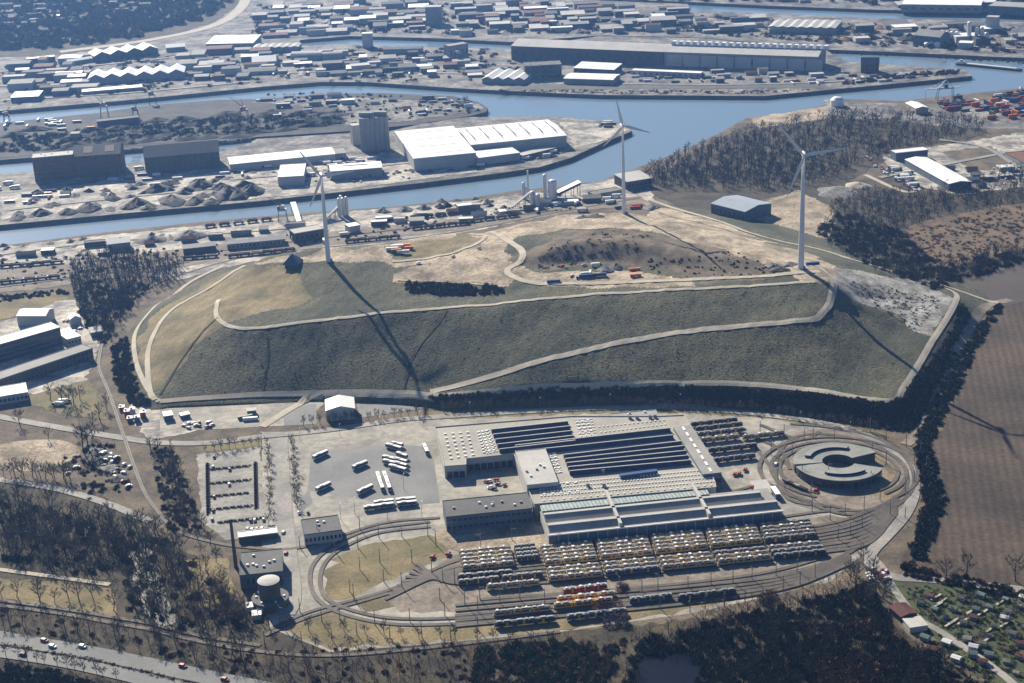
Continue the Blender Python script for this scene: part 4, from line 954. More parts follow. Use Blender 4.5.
# ---------------------------------------------------------------- overhead-line masts and lamps
def make_mast(h=10, arm=3.2):
    t = empty('catenary_mast', label='x', cat='mast'); MB().tube((0,0,-.3),(0,0,h),.3,.2,8).build('post', galv, t)
    MB().bar((0,0,h-1.2),(arm,0,h-1.0),.12,.12).bar((0,0,h-.2),(arm*.9,0,h-1.0),.08,.08).build('bracket', galv, t); return t
MAST = Placer(make_mast()); MG = 'masts carrying the tram wires'
rows_ = [([(262,596),(272,604),(258,618),(280,622),(300,612),(322,622)],'around the lower left of the loop'),
 ([(300,548),(318,540),(335,552),(358,548),(360,530),(379,538),(402,537),(428,536),(452,534)],'along the upper arc of the left loop'),
 ([(350,592),(354,600),(384,582),(380,563),(402,588),(432,573),(360,570),(412,562),(440,600),(443,582)],'in the grass inside the left loop'),
 ([(265,646),(302,645),(332,640),(357,635),(390,638),(422,638),(451,641),(478,630)],'along the lowest track at the left'),
 ([(340,620),(375,625),(410,622),(445,616),(478,612)],'between the left loop and the front trams'),
 ([(455,585),(465,605),(480,600),(500,604),(520,600),(545,605)],'left of the front tram rows'),
 ([(620,590),(642,592),(658,590),(688,588),(711,585),(733,583),(752,580),(776,576),(797,572)],'along the open track below the tram rows'),
 ([(660,609),(690,612),(705,608),(724,606),(745,605),(763,602),(783,590),(800,585),(815,578)],'along the yard front fence line'),
 ([(760,435),(784,437),(804,440),(813,438),(771,455),(792,455),(778,480),(785,490),(802,478),(811,498)],'left of the round hall on the loop'),
 ([(834,440),(870,432),(886,440),(906,447),(920,455),(926,470),(872,455),(886,465),(914,462)],'around the upper right of the loop'),
 ([(828,478),(871,482),(914,482),(905,492),(880,500),(864,510),(890,515),(905,518)],'around the lower right of the loop'),
 ([(845,515),(862,528),(830,520),(812,512),(838,540),(850,535)],'where the tracks meet below the round hall'),
 ([(436,545),(481,548),(512,540),(560,545)],'behind the left tram rows')]
g_ = random.Random(4)
for pts, wh in rows_:
    for x, y in pts:
        p = P(x,y); MAST.put((p[0],p[1],.2), g_.uniform(0,6.28), f'slim grey mast {wh}', MG, (1,1,g_.uniform(.85,1.2)))
def make_lamp():
    t = empty('street_lamp', label='x', cat='street lamp'); MB().tube((0,0,-.3),(0,0,9),.12,.08,6).build('post', galv, t)
    MB().bar((0,0,9),(1.4,0,9.2),.1,.1).box(1.2,2.0,-.15,.15,9.1,9.3).build('lamp_head', WHITE, t); return t
LAMP = Placer(make_lamp())
for x, y in [(262,444),(300,440),(340,436),(380,428),(420,423),(470,414),(540,409),(610,406),(680,406),(740,413),(800,424),(850,434)]:
    p = P(x,y); LAMP.put((p[0],p[1],.2), 1.3, 'grey street lamp along the road between hill and depot', 'street lamps along the north road')
for x, y in [(303,520),(341,520),(355,514),(422,518),(388,520),(404,490)]:
    p = P(x,y); LAMP.put((p[0],p[1],.2), 1.3, 'tall grey lamp post standing in the bus yard', 'lamp posts in the bus yard', 1.3)
# ---------------------------------------------------------------- trees and bushes
TB = [Placer(make_tree('bare_tree', 'x', 16, 5.0, 11)), Placer(make_tree('bare_tree', 'x', 18, 4.6, 12)), Placer(make_tree('bare_tree', 'x', 15, 5.8, 13)), Placer(make_tree('bare_tree', 'x', 17, 5.2, 14))]
TS = [Placer(make_tree('young_tree', 'x', 9, 2.8, 21, tw=.13)), Placer(make_tree('young_tree', 'x', 8, 3.0, 22, tw=.13)), Placer(make_tree('young_tree', 'x', 10, 2.5, 23, tw=.13))]
def trees(pl, pts, label, group, s=(.8,1.2), seed=0):
    g = random.Random(seed+len(label))
    for i, p in enumerate(pts): pl[g.randrange(len(pl))].put((p[0],p[1],p[2]), g.uniform(0,6.28), label if isinstance(label, str) else label[i], group, g.uniform(*s))
def line_px(a, b, n, jit=1.0, seed=1):
    g = random.Random(seed); return [G(a[0]+(b[0]-a[0])*(i+.5)/n+g.uniform(-jit,jit), a[1]+(b[1]-a[1])*(i+.5)/n+g.uniform(-jit*.4,jit*.4)) for i in range(n)]
trees(TS, line_px((300,426),(430,414),16)+line_px((440,411),(600,405),26)+line_px((600,405),(760,411.5),24)+line_px((765,412),(880,432),14), 'young bare tree along the depot north road', 'roadside trees below the hill')
trees(TS, line_px((268,440),(270,528),11)+line_px((292,440),(297,512),12), 'young bare tree lining the depot street', 'trees along the depot street')
trees(TS, line_px((203,452),(262,444),8), 'young bare tree topping the parking lot', 'parking lot trees')
trees(TS, line_px((262,628),(560,645),16,2), 'young bare tree along the yard bottom', 'trees below the yard')
trees(TB, scatter_px([(150,448),(172,446),(205,530),(170,532)], 22, 5, 5), 'bare tree between rail line and parking lot', 'trees by the rail line', (.6,1.0))
trees(TB, [G(88,450), G(83,452)], ['large bare tree with a forked trunk by the crossroads, taller of two','large spreading bare tree beside the forked one by the crossroads'], None, (1.6,1.7))
trees(TB, [G(74,405),G(70,402),G(62,404),G(80,400),G(50,400)], 'bare tree on the left office lawn', 'trees on the office lawn', (.9,1.2))
trees(TB, [G(93,425),G(100,420),G(92,435),G(20,425),G(48,440),G(107,410)], 'bare tree by the left crossroads', 'trees by the left street', (.8,1.1))
trees(TB, line_px((2,475),(75,480),14,2), 'bare tree along the curved left lane', 'trees along the left lane', (.8,1.1))
trees(TB, scatter_px([(0,495),(60,505),(110,520),(130,560),(110,580),(0,560)], 40, 8, 7), 'bare tree in the wood above the tram line', 'woodland trees at lower left', (.9,1.3))
trees(TB, scatter_px([(110,520),(160,530),(185,560),(190,625),(150,618),(120,600)], 26, 9, 7), 'tall bare tree shading the stream', 'trees along the stream', (1.0,1.3))
trees(TB, scatter_px([(195,595),(245,600),(255,628),(190,630)], 14, 10, 5), 'bare tree below the boiler house meadow', 'trees below the meadow', (.8,1.1))
trees(TB, [G(210,545),G(216,562),G(206,570),G(222,590),G(205,530),G(198,540)], 'bare tree beside the meadow left of the chimney', 'trees by the meadow', (.7,1.0))
trees(TB, scatter_px([(0,585),(110,600),(115,612),(0,598)], 9, 12, 8), 'bare tree beside the lower tram line', 'trees by the lower tram line', (.8,1.1))
trees(TS, line_px((2,654),(120,680),12,2), 'small bare tree between motorway and wood', 'trees along the motorway', (.8,1.2))
trees(TB, scatter_px([(0,615),(120,632),(260,655),(330,660),(330,683),(280,683),(120,640),(0,625)], 22, 14, 7), 'bare tree between tram line and motorway', 'trees above the motorway', (.7,1.0))
trees(TB, [G(966,578),G(1016,582),G(945,584)], ['large dark bare tree at the lower edge of the ploughed field','bare tree on the right picture edge below the ploughed field','thin bare tree beside the lane left of the large dark one'], None, (1.3,1.5))
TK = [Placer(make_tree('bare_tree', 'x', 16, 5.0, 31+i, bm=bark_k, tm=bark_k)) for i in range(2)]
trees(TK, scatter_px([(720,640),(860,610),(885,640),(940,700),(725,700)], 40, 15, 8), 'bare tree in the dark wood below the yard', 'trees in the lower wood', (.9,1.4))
trees(TB, scatter_px([(868,560),(885,600),(870,610),(840,585)], 12, 16, 5), 'bare tree at the right yard end', 'trees at the yard end', (.8,1.1))
trees(TB, [G(466,103+5)], 'pale bare tree on the tip of the coal quay', None, (1.3,1.5))
# reddish shrubs at the front of the yard
rb = empty('red_shrub', G(623,590), label='purplish red bare shrub between the red and blue trams', cat='shrub')
def shrub(loc, label, m, r, h, n=700, name='shrub', group=None):
    o = empty(name, loc, label=label, cat='shrub', group=group); v, f = blob_arrays(r, h, n, int(loc[0]*10) % 9999, .7); np_mesh('foliage', v, f, m, o)
    MB().tube((0,0,-.2),(0,0,h*.5),.15,.06,5).build('stem', bark, o); return o
v, f = blob_arrays(4, 5, 700, 5, .7); np_mesh('foliage', v, f, bark_r, rb); MB().tube((0,0,-.2),(0,0,3),.15,.06,5).build('stem', bark, rb)
shrub(G(604,613), 'large purplish red shrub overhanging the yellow trams', bark_r, 8, 9, 1500, 'red_shrub')
shrub(G(618,622), 'pale violet shrub beside the large red shrub at the yard front', mt('violet twigs',(.15,.11,.14),(.11,.09,.10)), 8, 8, 1500)
shrub(G(770,600), 'brown shrub at the right end of the yard front', leaf_b, 8, 6, 1200)
# masses
def far(pts, dz=0): return pts
mass('wood_beyond_hill', 0, scatter_px([(655,190),(640,175),(700,150),(760,128),(850,112),(985,120),(985,135),(905,150),(880,160),(850,170),(830,185),(780,192),(715,190)], 950, 31, 2.5), WOOD, (.75,1.2), bark_d)
mass('tall_tree_rows', 0, sum([line_px((650+i*16,188-i*1.5),(690+i*18,150-i*2.8),14,3,i) for i in range(10)], []), WOODT, (.8,1.05), bark_d)
mass('wood_by_field', 0, scatter_px([(835,205),(870,190),(920,195),(1024,165),(1024,205),(940,218),(900,232),(935,268),(1024,245),(1024,262),(930,288),(880,275),(830,248),(815,236)], 950, 32, 2.5), WOOD, (.55,.95), bark_d)
mass('brush_by_field', 0, scatter_px([(815,232),(845,210),(900,232),(940,268),(1024,248),(1024,262),(935,290),(860,262)], 420, 33), BUSH, (.8,1.6), leaf_b)
mass('reed_tufts', 0, scatter_px([(905,235),(970,215),(1024,207),(1024,240),(970,262),(930,266)], 350, 34), LOWB, (.8,1.6), mt('reed blades', (.18,.12,.07), (.12,.085,.05)))
mass('wood_left_of_hill', 0, scatter_px([(72,262),(100,255),(185,262),(182,280),(140,296),(118,330),(100,345),(85,325),(70,290)], 420, 35, 3), WOODT, (.65,.9), bark_d)
mass('brush_left_of_hill', 0, scatter_px([(72,280),(150,285),(120,325),(105,345),(85,330)], 160, 36), BUSH, (.8,1.4), leaf_b)
mass('distant_forest', 0, scatter_px([(-40,52),(55,48),(140,38),(205,18),(240,-2),(240,-22),(-40,-22)], 1500, 37), [blob_arrays(7, 9, 90, 70+i, 3.0) for i in range(4)], (.8,1.4), bark)
mass('distant_forest', 0, scatter_px([(540,0),(700,1),(1024,8),(1024,-22),(540,-22)], 420, 38), [blob_arrays(7, 9, 90, 74+i, 3.0) for i in range(3)], (.6,1.2), bark)
mass('embankment_brush', 0, scatter_px([(428,399),(560,392),(700,389),(800,395),(890,405),(906,393),(940,352),(957,354),(925,405),(908,432),(850,422),(760,408),(600,401.5),(445,407)], 800, 139), BUSH, (.5,1.1), leaf_b)
mass('embankment_brush', 0, scatter_px([(428,398),(560,391),(700,388),(800,394),(890,404),(906,392),(918,372),(940,350),(958,352),(925,405),(908,432),(850,422),(760,408),(600,401.5),(445,407)], 1300, 39), BUSH, (.5,1.1), leaf_d)
mass('embankment_brush', 0, scatter_px([(112,345),(128,338),(138,390),(150,405),(135,408),(116,385)], 200, 40), BUSH, (.7,1.3), leaf_b)
mass('ditch_brush_and_shade', 0, scatter_px([(906,434),(916,425),(940,372),(968,318),(960,300),(955,325),(930,372),(915,400)], 420, 41), BUSH, (.6,1.3), leaf_d)
mass('ditch_brush_and_shade', 0, scatter_px([(925,450),(945,412),(975,350),(1003,306),(997,303),(966,345),(940,392),(918,437)], 420, 141), BUSH, (.6,1.3), leaf_d)
mass('ditch_brush_and_shade', 0, scatter_px([(916,440),(928,448),(944,500),(922,560),(912,558),(926,505)], 260, 241), BUSH, (.7,1.6), leaf_d)  # dark brush added to stand for the shadow right of the ring road
mass('ditch_brush_and_shade', 0, scatter_px([(905,560),(930,570),(1024,590),(1024,600),(930,582),(900,575)], 90, 42), BUSH, (.7,1.2), leaf_b)
mass('hill_brush', 0, scatter_px([(402,283),(450,285),(503,288),(504,294),(450,297),(405,292)], 190, 43), BUSH, (.7,1.2), leaf_d)
mass('hill_brush', 0, scatter_px([(535,258),(560,242),(610,230),(650,236),(640,250),(580,262),(560,272),(530,272)], 110, 44), LOWB, (.6,1.1), leaf_b)
mass('hill_brush', 0, scatter_px([(640,262),(700,252),(735,252),(782,272),(760,276),(700,278),(660,276)], 90, 45), BUSH, (.3,.6), leaf_b)
mass('hill_tufts', 0, scatter_px([(220,325),(310,325),(440,312),(560,303),(800,290),(825,310),(700,328),(560,355),(470,380),(420,392),(200,398),(160,385)], 900, 46), LOWB, (.2,.45), leaf_b)
mass('hill_tufts', 0, scatter_px([(560,362),(700,334),(820,322),(850,300),(915,335),(890,392),(700,380),(500,385)], 700, 47), LOWB, (.2,.45), leaf_b)
mass('rubble_brush', 0, scatter_px([(845,280),(930,295),(945,305),(915,330),(870,305)], 240, 48), LOWB, (.4,.9), leaf_b)
for i_, (a_, b_) in enumerate([((211,470),(252,466)),((211,484),(252,480)),((211,497),(252,493)),((211,510),(254,506)),((219,523),(266,518)),((207.5,464),(208.5,516)),((255.5,463),(256.5,510))]):
    A_, B_ = P(*a_), P(*b_); hd = empty('hedge', A_, label=['top','second','third','fourth','lowest and longest','left upright','right upright'][i_]+' dark clipped hedge between the parking rows', cat='hedge', group='hedges in the parking lot')
    VV, FF, o_ = [], [], 0
    for k_ in range(int(np.linalg.norm(B_-A_)/1.2)):
        v, f = LOWB[k_ % 4]; q_ = (B_-A_)*k_*1.2/np.linalg.norm(B_-A_); VV.append(v*.85+q_); FF.append(f+o_); o_ += len(v)
    np_mesh('foliage', np.vstack(VV), np.vstack(FF), leaf_b, hd)
WOODN = [merged_tree(13, 4.6, 970+i, tw=.22) for i in range(4)]
mass('thicket', 0, scatter_px([(0,497),(60,505),(110,520),(135,560),(110,582),(0,562)], 230, 149, 3.5), WOODN, (.5,1.0), bark_d)
mass('thicket', 0, scatter_px([(120,525),(160,530),(190,560),(240,598),(255,630),(190,632),(130,610)], 190, 152, 3.5), WOODN, (.5,1.0), bark)
mass('thicket', 0, scatter_px([(0,612),(120,630),(260,654),(560,642),(640,640),(600,690),(300,690),(120,645),(0,630)], 230, 150, 5), WOODN, (.4,.8), bark_r)
PONDPX = [(642,656),(690,654),(702,666),(696,700),(636,700)]
def off_pond(pts): return [p for p in pts if not inside(np.array([to_px(p)[0]]), np.array([to_px(p)[1]]), PONDPX)[0]]
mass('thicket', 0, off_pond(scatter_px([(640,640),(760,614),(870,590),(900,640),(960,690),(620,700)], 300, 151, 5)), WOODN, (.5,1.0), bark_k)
mass('thicket', 0, scatter_px([(150,448),(172,446),(205,530),(172,534)], 60, 153, 5), WOODN, (.35,.7), bark)
mass('thicket', 0, scatter_px([(700,608),(800,592),(850,575),(862,585),(800,606),(700,620)], 60, 154, 4), WOODN, (.35,.6), bark_r)
mass('undergrowth', 0, scatter_px([(0,500),(110,525),(135,565),(110,580),(0,560)], 70, 49), BUSH, (.7,1.3), leaf_b)
mass('undergrowth', 0, scatter_px([(0,610),(120,628),(260,652),(560,640),(640,638),(600,690),(300,690),(120,645),(0,628)], 170, 50), BUSH, (.4,.9), leaf_b)
mass('undergrowth', 0, off_pond(scatter_px([(640,640),(760,612),(870,585),(900,640),(990,690),(620,700)], 900, 51)), BUSH, (.8,1.5), leaf_d)
mass('undergrowth', 0, scatter_px([(120,530),(160,535),(190,560),(240,600),(255,630),(190,632),(130,610)], 70, 52), BUSH, (.7,1.3), leaf_b)
mass('undergrowth', 0, scatter_px([(480,650),(560,640),(620,648),(600,690),(470,690)], 260, 53), BUSH, (.8,1.5), leaf_e)
mass('rust_brush', 0, scatter_px([(825,665),(870,660),(885,690),(815,690)], 150, 54), BUSH, (1.2,2.0), orangeb)
mass('rust_brush', 0, scatter_px([(856,625),(878,622),(880,630),(860,632)], 14, 56), BUSH, (1.0,1.6), orangeb)
mass('undergrowth', 0, scatter_px([(-10,665),(60,672),(140,700),(-10,700)], 160, 55), BUSH, (.8,1.4), leaf_d)
mass('undergrowth', 0, scatter_px([(150,450),(172,447),(205,530),(170,532)], 160, 56), BUSH, (.5,1.0), leaf_b)
mass('harbour_brush', 0, scatter_px([(0,296),(62,290),(68,294),(0,302)], 70, 57), BUSH, (.6,1), leaf_d)
mass('bank_brush', 0, scatter_px([(840,86),(895,79),(965,73),(960,70),(900,74),(845,82)], 130, 58), BUSH, (.8,1.5), leaf_b)
mass('bank_brush', 0, scatter_px([(500,93),(760,94),(825,89),(760,91),(500,90)], 200, 59), LOWB, (.8,1.5), leaf_d)
mass('bank_brush', 0, scatter_px([(540,52),(826,54),(1024,60),(1024,64),(860,53)], 100, 60), LOWB, (.8,1.5), leaf_d)
mass('motorway_hedge', 0, scatter_px([(0,643.5),(100,660.5),(220,690),(210,690),(100,663),(0,646)], 170, 61), LOWB, (.6,1.0), leaf_d)
# ---------------------------------------------------------------- harbour: big named buildings
B = bld
def hc(name, label, FL, FR, D, h, roof='flat', wall=None, rm=None, **k): return bld(name, label, k.pop('cat','building'), FL, FR, D, h, roof, wall, rm, **k)
hc('storage_hall','silver storage hall with six white gables in a row on the far left quay',(87.5,79),(184,72.5),48,9,'mgy',w_grey,r_white,n=6,rise=6)
hc('warehouse','low white box warehouse left of the six-gabled hall',(60,83),(81,81.5),25,8,'flat',w_pale,r_white)
hc('quay_shed','long low white quay shed in front of the six-gabled hall',(82,92),(142,87),14,5,'shed',w_grey,r_white,rise=1)
hc('storage_hall','four-gabled hall with white peaks behind the six-gabled one',(94,56.5),(158,48.5),42,10,'mgy',w_dark,r_white,n=4,rise=6)
hc('quay_shed','narrow white shed trailing left from the four-gabled hall',(68,62),(94,58),14,6,'gx',w_grey,r_white)
hc('warehouse','grey block with a bright roof edge at the forest rim on the far left',(27,59.5),(55,56.5),14,11,'flat',w_dark,r_white)
hc('warehouse','long white-roofed warehouse below the pale forest road',(206,44),(253,43),55,10,'shed',w_grey,r_white,rise=4,win=(1,8,3,3))
hc('warehouse','small white-roofed warehouse left of the pale forest road end',(166,48),(185,46.5),22,7,'gx',w_grey,r_white)
hc('power_station','dark brick boiler block with a pale flat roof at the left quay',(31.8,158.3),(72.6,154.8),22,30,'flat',w_brick,r_mid,win=(5,11,2,2.2),vents=4)
b_ = hc('mill_building','dark brick mill with two tan roof panels between the quay blocks',(73,156.8),(120,153.5),42,27,'gx',w_brick,r_dark,rise=9,win=(4,12,1.8,2))
for x in (12,38): MB().add([(x,5,27+5*9/21+.55),(x+11,5,27+5*9/21+.55),(x+11,17,27+17*9/21+.55),(x,17,27+17*9/21+.55)],[(0,1,2,3)]).build('roof_panel', w_tan, b_)
hc('quay_warehouse','long dark mansard-roofed warehouse right of the brick mill',(144,158),(219,151.5),40,21,'gx',w_dark,r_dark,rise=10,win=(4,14,2,2),vents=3)
hc('long_warehouse','long white-roofed shed on the quay left of the grain silos',(230,164.5),(335,154),36,9,'gx',w_pale,r_white,rise=2,vents=4)
hc('warehouse','square white warehouse with three dark roof slots beside the left turbine rotor',(277.6,177.5),(303.5,176),58,11,'flat',w_pale,r_white,sky=(1,3,22,2.5))
hc('warehouse','white warehouse with a ribbed front right of the left turbine rotor',(330.4,171.5),(382,167.5),30,11,'gx',w_grey,r_white,rise=1.5,sky=(1,1,30,1.5),door=2)
hc('warehouse','grey lean-to at the right end of the long white-roofed shed',(335,154),(346,153),25,8,'flat',w_grey,r_grey)
b_ = hc('distribution_hall','huge white hall with stepped roof slots, the left half of the pair on the peninsula',(413.7,159),(476,153),150,15,'flat',w_pale,r_white,sky=(1,4,58,1.2))
hc('distribution_hall','wide white hall with shallow roof joints, the right half of the pair on the peninsula',(471,145),(566.5,135.5),92,15,'gx',w_pale,r_white,rise=3,sky=(7,1,1,60))
hc('loading_annex','low white annex along the front of the wide peninsula hall',(477,158.5),(520,153),34,9,'flat',w_pale,r_white)
hc('loading_annex','small dark loading dock at the corner of the peninsula halls',(523,156),(556,148),14,5,'flat',w_dark,r_mid)
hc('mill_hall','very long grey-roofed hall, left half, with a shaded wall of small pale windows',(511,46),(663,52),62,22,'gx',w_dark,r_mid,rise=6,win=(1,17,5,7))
b_ = hc('mill_hall','very long hall, right half, with a row of white roof teeth and pale panel wall',(664,52),(818,57),62,22,'gx',w_grey,r_mid,rise=6,win=(1,6,3,8))
WORLD_OFF[b_.name] = Vector(b_.location)
for i in range(22):
    x = 4+i*11.2; MB().add([(x,26,28.5),(x+7,26,28.5),(x+7,40,28.5),(x,40,28.5),(x+.5,30,33),(x+6.5,30,33),(x+6.5,38,33),(x+.5,38,33)],[(4,5,6,7),(0,1,5,4),(1,2,6,5),(2,3,7,6),(3,0,4,7)]).build('roof_tooth', WHITE, b_)
for i in range(9): MB().box(4+i*27,28+i*27,-.3,0,1,18).build('wall_panel', w_pale, b_)
hc('factory_block','dark square open-framed block on the quay before the long hall',(524.5,66.5),(561.5,64.5),30,20,'flat',w_dark,r_dark,win=(3,5,5,4),vents=3)
hc('warehouse','white-roofed hall behind its twin beside the dark framed block',(573.6,68),(614,70),34,8,'shed',w_dark,r_white,rise=3)
hc('warehouse','white-roofed hall at the quay edge beside the dark framed block',(563.5,78.5),(613,80),40,8,'gx',w_grey,r_white,rise=2)
hc('long_shed','long low white shed with window dots before the long hall',(631,70.5),(700.5,73.5),14,7,'flat',w_pale,r_white,win=(1,12,3,2.5))
hc('storage_hall','row of four narrow white gables left of the dark framed block',(482,79),(524,80),62,7,'mgy',w_grey,r_white,n=4,rise=4)
hc('warehouse','broad ribbed grey hall at the left of the middle harbour island',(252,48.5),(298,47),34,8,'mgy',w_grey,r_mid,n=6,rise=2)
hc('barrel_hall','pale barrel-roofed hall on the middle harbour island',(290.5,56.5),(321,55.5),26,7,'bx',w_grey,r_mid,rise=5)
hc('warehouse','dark barrel-roofed shed right of the pale barrel hall',(322,56),(342,55),22,7,'bx',w_grey,r_grey,rise=4)
hc('warehouse','white-gabled warehouse at the left end of the middle island',(252,62.5),(276,61),36,7,'gx',w_pale,r_white)
hc('warehouse','tan-walled flat block above the middle quay',(351.5,66.5),(370,65),22,8,'flat',w_tan,r_mid)
hc('warehouse','dark-roofed block left of the tan-walled one',(322,64),(342,63),26,9,'flat',w_dark,r_dark)
hc('grain_tower','pale square tower rising from the island before the far basin',(361.7,34),(372,33.5),14,24,'flat',w_pale,r_white,cat='tower')
hc('grain_tower','tallest pale tower block on the far bank, reflected in the far basin',(425,7.5),(440.5,7),24,32,'flat',w_grey,r_mid,cat='tower')
hc('silo_block','dark slab silo on the near bank of the far basin',(449,46.5),(468,43.5),18,22,'flat',w_grey,r_grey,win=(1,5,2,8))
hc('long_shed','long grey shed along the near bank of the far basin',(383,49.5),(422,48.5),14,8,'gx',w_grey,r_grey)
hc('house','dark steep-roofed brick house alone on the tongue of land',(861,64),(879,64),16,13,'gx',w_brick,r_dark,rise=8,win=(2,4,2,2))
hc('far_hall','very long white-roofed hall at the top right horizon',(901,4.5),(981,5.5),60,13,'flat',w_grey,r_white,win=(1,9,8,3))
hc('far_hall','blue-roofed hall at the top right corner',(988,6),(1030,8),50,13,'flat',w_blue,r_grey)
hc('works_building','blue-grey works building with a pitched roof near the white silos',(914,35),(940,37.5),34,15,'gx',w_blue,r_grey,rise=7,win=(2,5,3,2))
hc('works_building','low white block before the tall white silo at upper right',(958,43),(972,43.5),20,9,'flat',w_pale,r_white)
hc('works_building','pale square tower house right of the white silos',(986,17),(998,17.5),16,24,'flat',w_pale,r_mid,cat='tower')
hc('flat_factory','wide grey factory with roof ribs left of the coal heaps',(768,27),(835,28.5),70,10,'mgy',w_grey,r_mid,n=7,rise=2)
hc('boat_shed','white-roofed shed turned cornerwise on the wooded bank near the portal crane',(905.5,103),(916,108.6),17,8,'gx',w_tan,r_white,rise=2)
hc('depot_hall','flat white-roofed box by the gravel lot at right',(896,153.3),(928,150),14,10,'flat',w_blue,r_white)
hc('long_depot','long white-roofed depot running down to the trees at right',(905,159.5),(949,184),27,8,'gx',w_blue,r_white,rise=2)
hc('walled_yard','dark-walled rubble bunker at the right picture edge',(1005,153),(1024,163),26,6,'flat',w_grey,rust_m)
hc('solar_hall','big blue-grey gabled hall between the wood and the right turbine',(711,203.5),(745,212),42,12,'gx',w_blue,mt('slate blue roof',(.30,.34,.40),(.26,.30,.36),.05,.5,.06),rise=3,win=(1,8,3.2,4))
hc('quay_building','grey flat-topped works hall on the bank behind the middle turbine',(627,182),(652,178),32,10,'shed',w_dark,r_mid,rise=1.5,win=(1,6,3,2))
hc('block_wall_yard','low pale block-walled enclosure left of the middle turbine',(594,195),(622,190),14,4,'flat',w_grey,rubble_m)
hc('small_house','small white block behind the reed bed at the right edge',(1000,168),(1015,167),12,5,'flat',w_pale,r_white)
hc('mixing_hall','pale-roofed dark hall behind the left turbine tower',(294.4,234),(323.6,229),18,10,'flat',w_dark,r_mid,win=(1,6,3,3))
hc('small_house','small white-roofed store right of the left cement silos',(349,227),(360,225),12,7,'flat',w_pale,r_white)
hc('quay_shed','white gabled shed on the near canal bank at left',(107.5,244.5),(130,242),16,8,'gx',w_grey,r_white,rise=3)
hc('quay_shed','greenish grey track shed between the near sidings',(183,249),(215.7,245.5),14,7,'gx',w_dark,r_mid,rise=2)
hc('long_shed','long pale-roofed goods shed beside the near sidings',(227,244.5),(285,239),13,6,'gx',w_grey,r_mid,rise=2,win=(1,14,2,2))
hc('long_shed','flat dark-sided shed at the canal edge by the near sidings',(84,243.5),(105,241.5),8,5,'flat',w_dark,r_dark)
hc('quay_shed','white-roofed open store on the near canal bank before the big white hall',(458,206.5),(472,205),10,8,'flat',w_dark,r_white)
hc('office','tiny white office by the near quay left of the middle turbine',(500,212),(507,211),8,4,'flat',w_pale,r_white)
# left complex
hc('workshop','white gabled workshop behind the long blue-glazed office',(16.5,316),(45.5,316),20,10,'gx',w_pale,r_white,rise=3)
hc('small_house','small white gabled house beside the wood at left',(70,320),(81,318),10,6,'gy',w_pale,r_white,rise=3)
hc('office','long white-roofed office with a tall blue-glazed front at the left edge',(-12,348),(60,327.5),18,17,'flat',w_blue,r_white,win=(4,26,2.4,2.6))
hc('annex','white-roofed annex at the right end of the blue-glazed office',(67,339.5),(80.7,336),28,7,'flat',w_pale,r_white,win=(1,4,2,2))
hc('long_block','long dark terrace block with a white roof edge below the office',(-10,383),(92.5,348.5),16,10,'flat',w_dark,r_grey,win=(2,24,2,2))
hc('pavilion','white angular pavilion at the left edge below the terrace block',(-6,398),(27.5,392.5),22,7,'flat',w_pale,r_white,win=(1,8,2,2.5))
hc('shed','grey covered rack shed beside the small gabled house',(91,333),(103,331),12,5,'shed',w_blue,r_mid,rise=1)
# bottom right
hc('clubhouse','dark red-roofed clubhouse beside the garden lane',(889.5,607),(901,617),11,4,'gx',w_dark,mt('dark red roof',(.10,.03,.03),(.075,.025,.025)),rise=1.2)
hc('clubhouse','pale flat-roofed shed below the red-roofed clubhouse',(902.5,619),(910,628),11,3.5,'flat',w_pale,r_mid)

# ---------------------------------------------------------------- silos, tanks, cranes, hut
def silos(name, label, items, m=silom, cat='silo', cap=True, deck=None):
    """items: (px, py of foot, radius, height)"""
    c = P(items[0][0], items[0][1]); r = empty(name, c, label=label, cat=cat)
    for x, y, rad, h in items:
        p = P(x,y)-c; MB().lathe([(rad,-.5),(rad,h)], 20, (p[0],p[1])).build('shaft', m, r)
        if cap: MB().lathe([(rad,h),(rad*.6,h+rad*.35),(.2,h+rad*.5)], 20, (p[0],p[1])).build('cap', m, r)
    if deck:
        x0,x1,y,z = deck; p0 = P(x0,y)-c; p1 = P(x1,y)-c; MB().bar((p0[0],p0[1],z),(p1[0],p1[1],z),8,5).build('headhouse', w_grey, r)
    return r
silos('grain_silos','left block of dark grain silos behind the white warehouse',[(364.5,151,4.2,43),(369,150.6,4.2,43),(373.3,150.2,4.2,43),(365.5,148,4.2,43),(370,147.6,4.2,43)],cap=False,deck=(362,375,149,43))
silos('grain_silos','right block of dark grain silos beside the huge white hall',[(378.5,149.8,4.2,43),(383,149.4,4.2,43),(387,149,4.2,43),(379.5,147,4.2,43),(384,146.6,4.2,43)],cap=False,deck=(377,389,148,43))
hc('elevator_tower','pale open elevator tower left of the grain silos',(352,126),(360,125),12,26,'flat',w_pale,r_mid,cat='tower')
silos('cement_silos','group of four slim pale silos on the near bank right of the left turbine',[(340,217,1.8,21),(344,216.6,1.8,21),(347.5,216.2,1.8,22),(342,214,1.8,21)],alum)
silos('cement_silos','pair of thin pale silos at the left of the asphalt plant',[(524,199,1.9,19),(526.5,200,1.6,14)],alum)
silos('chimney','slim white chimney of the asphalt plant on the near bank',[(528.5,198,1.0,32)],alum,'chimney',False)
silos('cement_silos','fat grey silo and slender companion of the asphalt plant',[(545.5,198,2.4,27),(553,198.5,5.0,20)],alum)
silos('mixing_tower','squat twin hoppers at the left of the asphalt plant',[(533,205,3.2,15),(538,206,2.6,13)],alum,'tower')
silos('white_silos','tall white silo with domed top at upper right',[(968.5,42,3.6,31)],m_white)
silos('white_silos','trio of white silos right of the tall domed one',[(976,43,3.0,24),(981,43.5,3.0,25),(986,43,3.0,16)],alum)
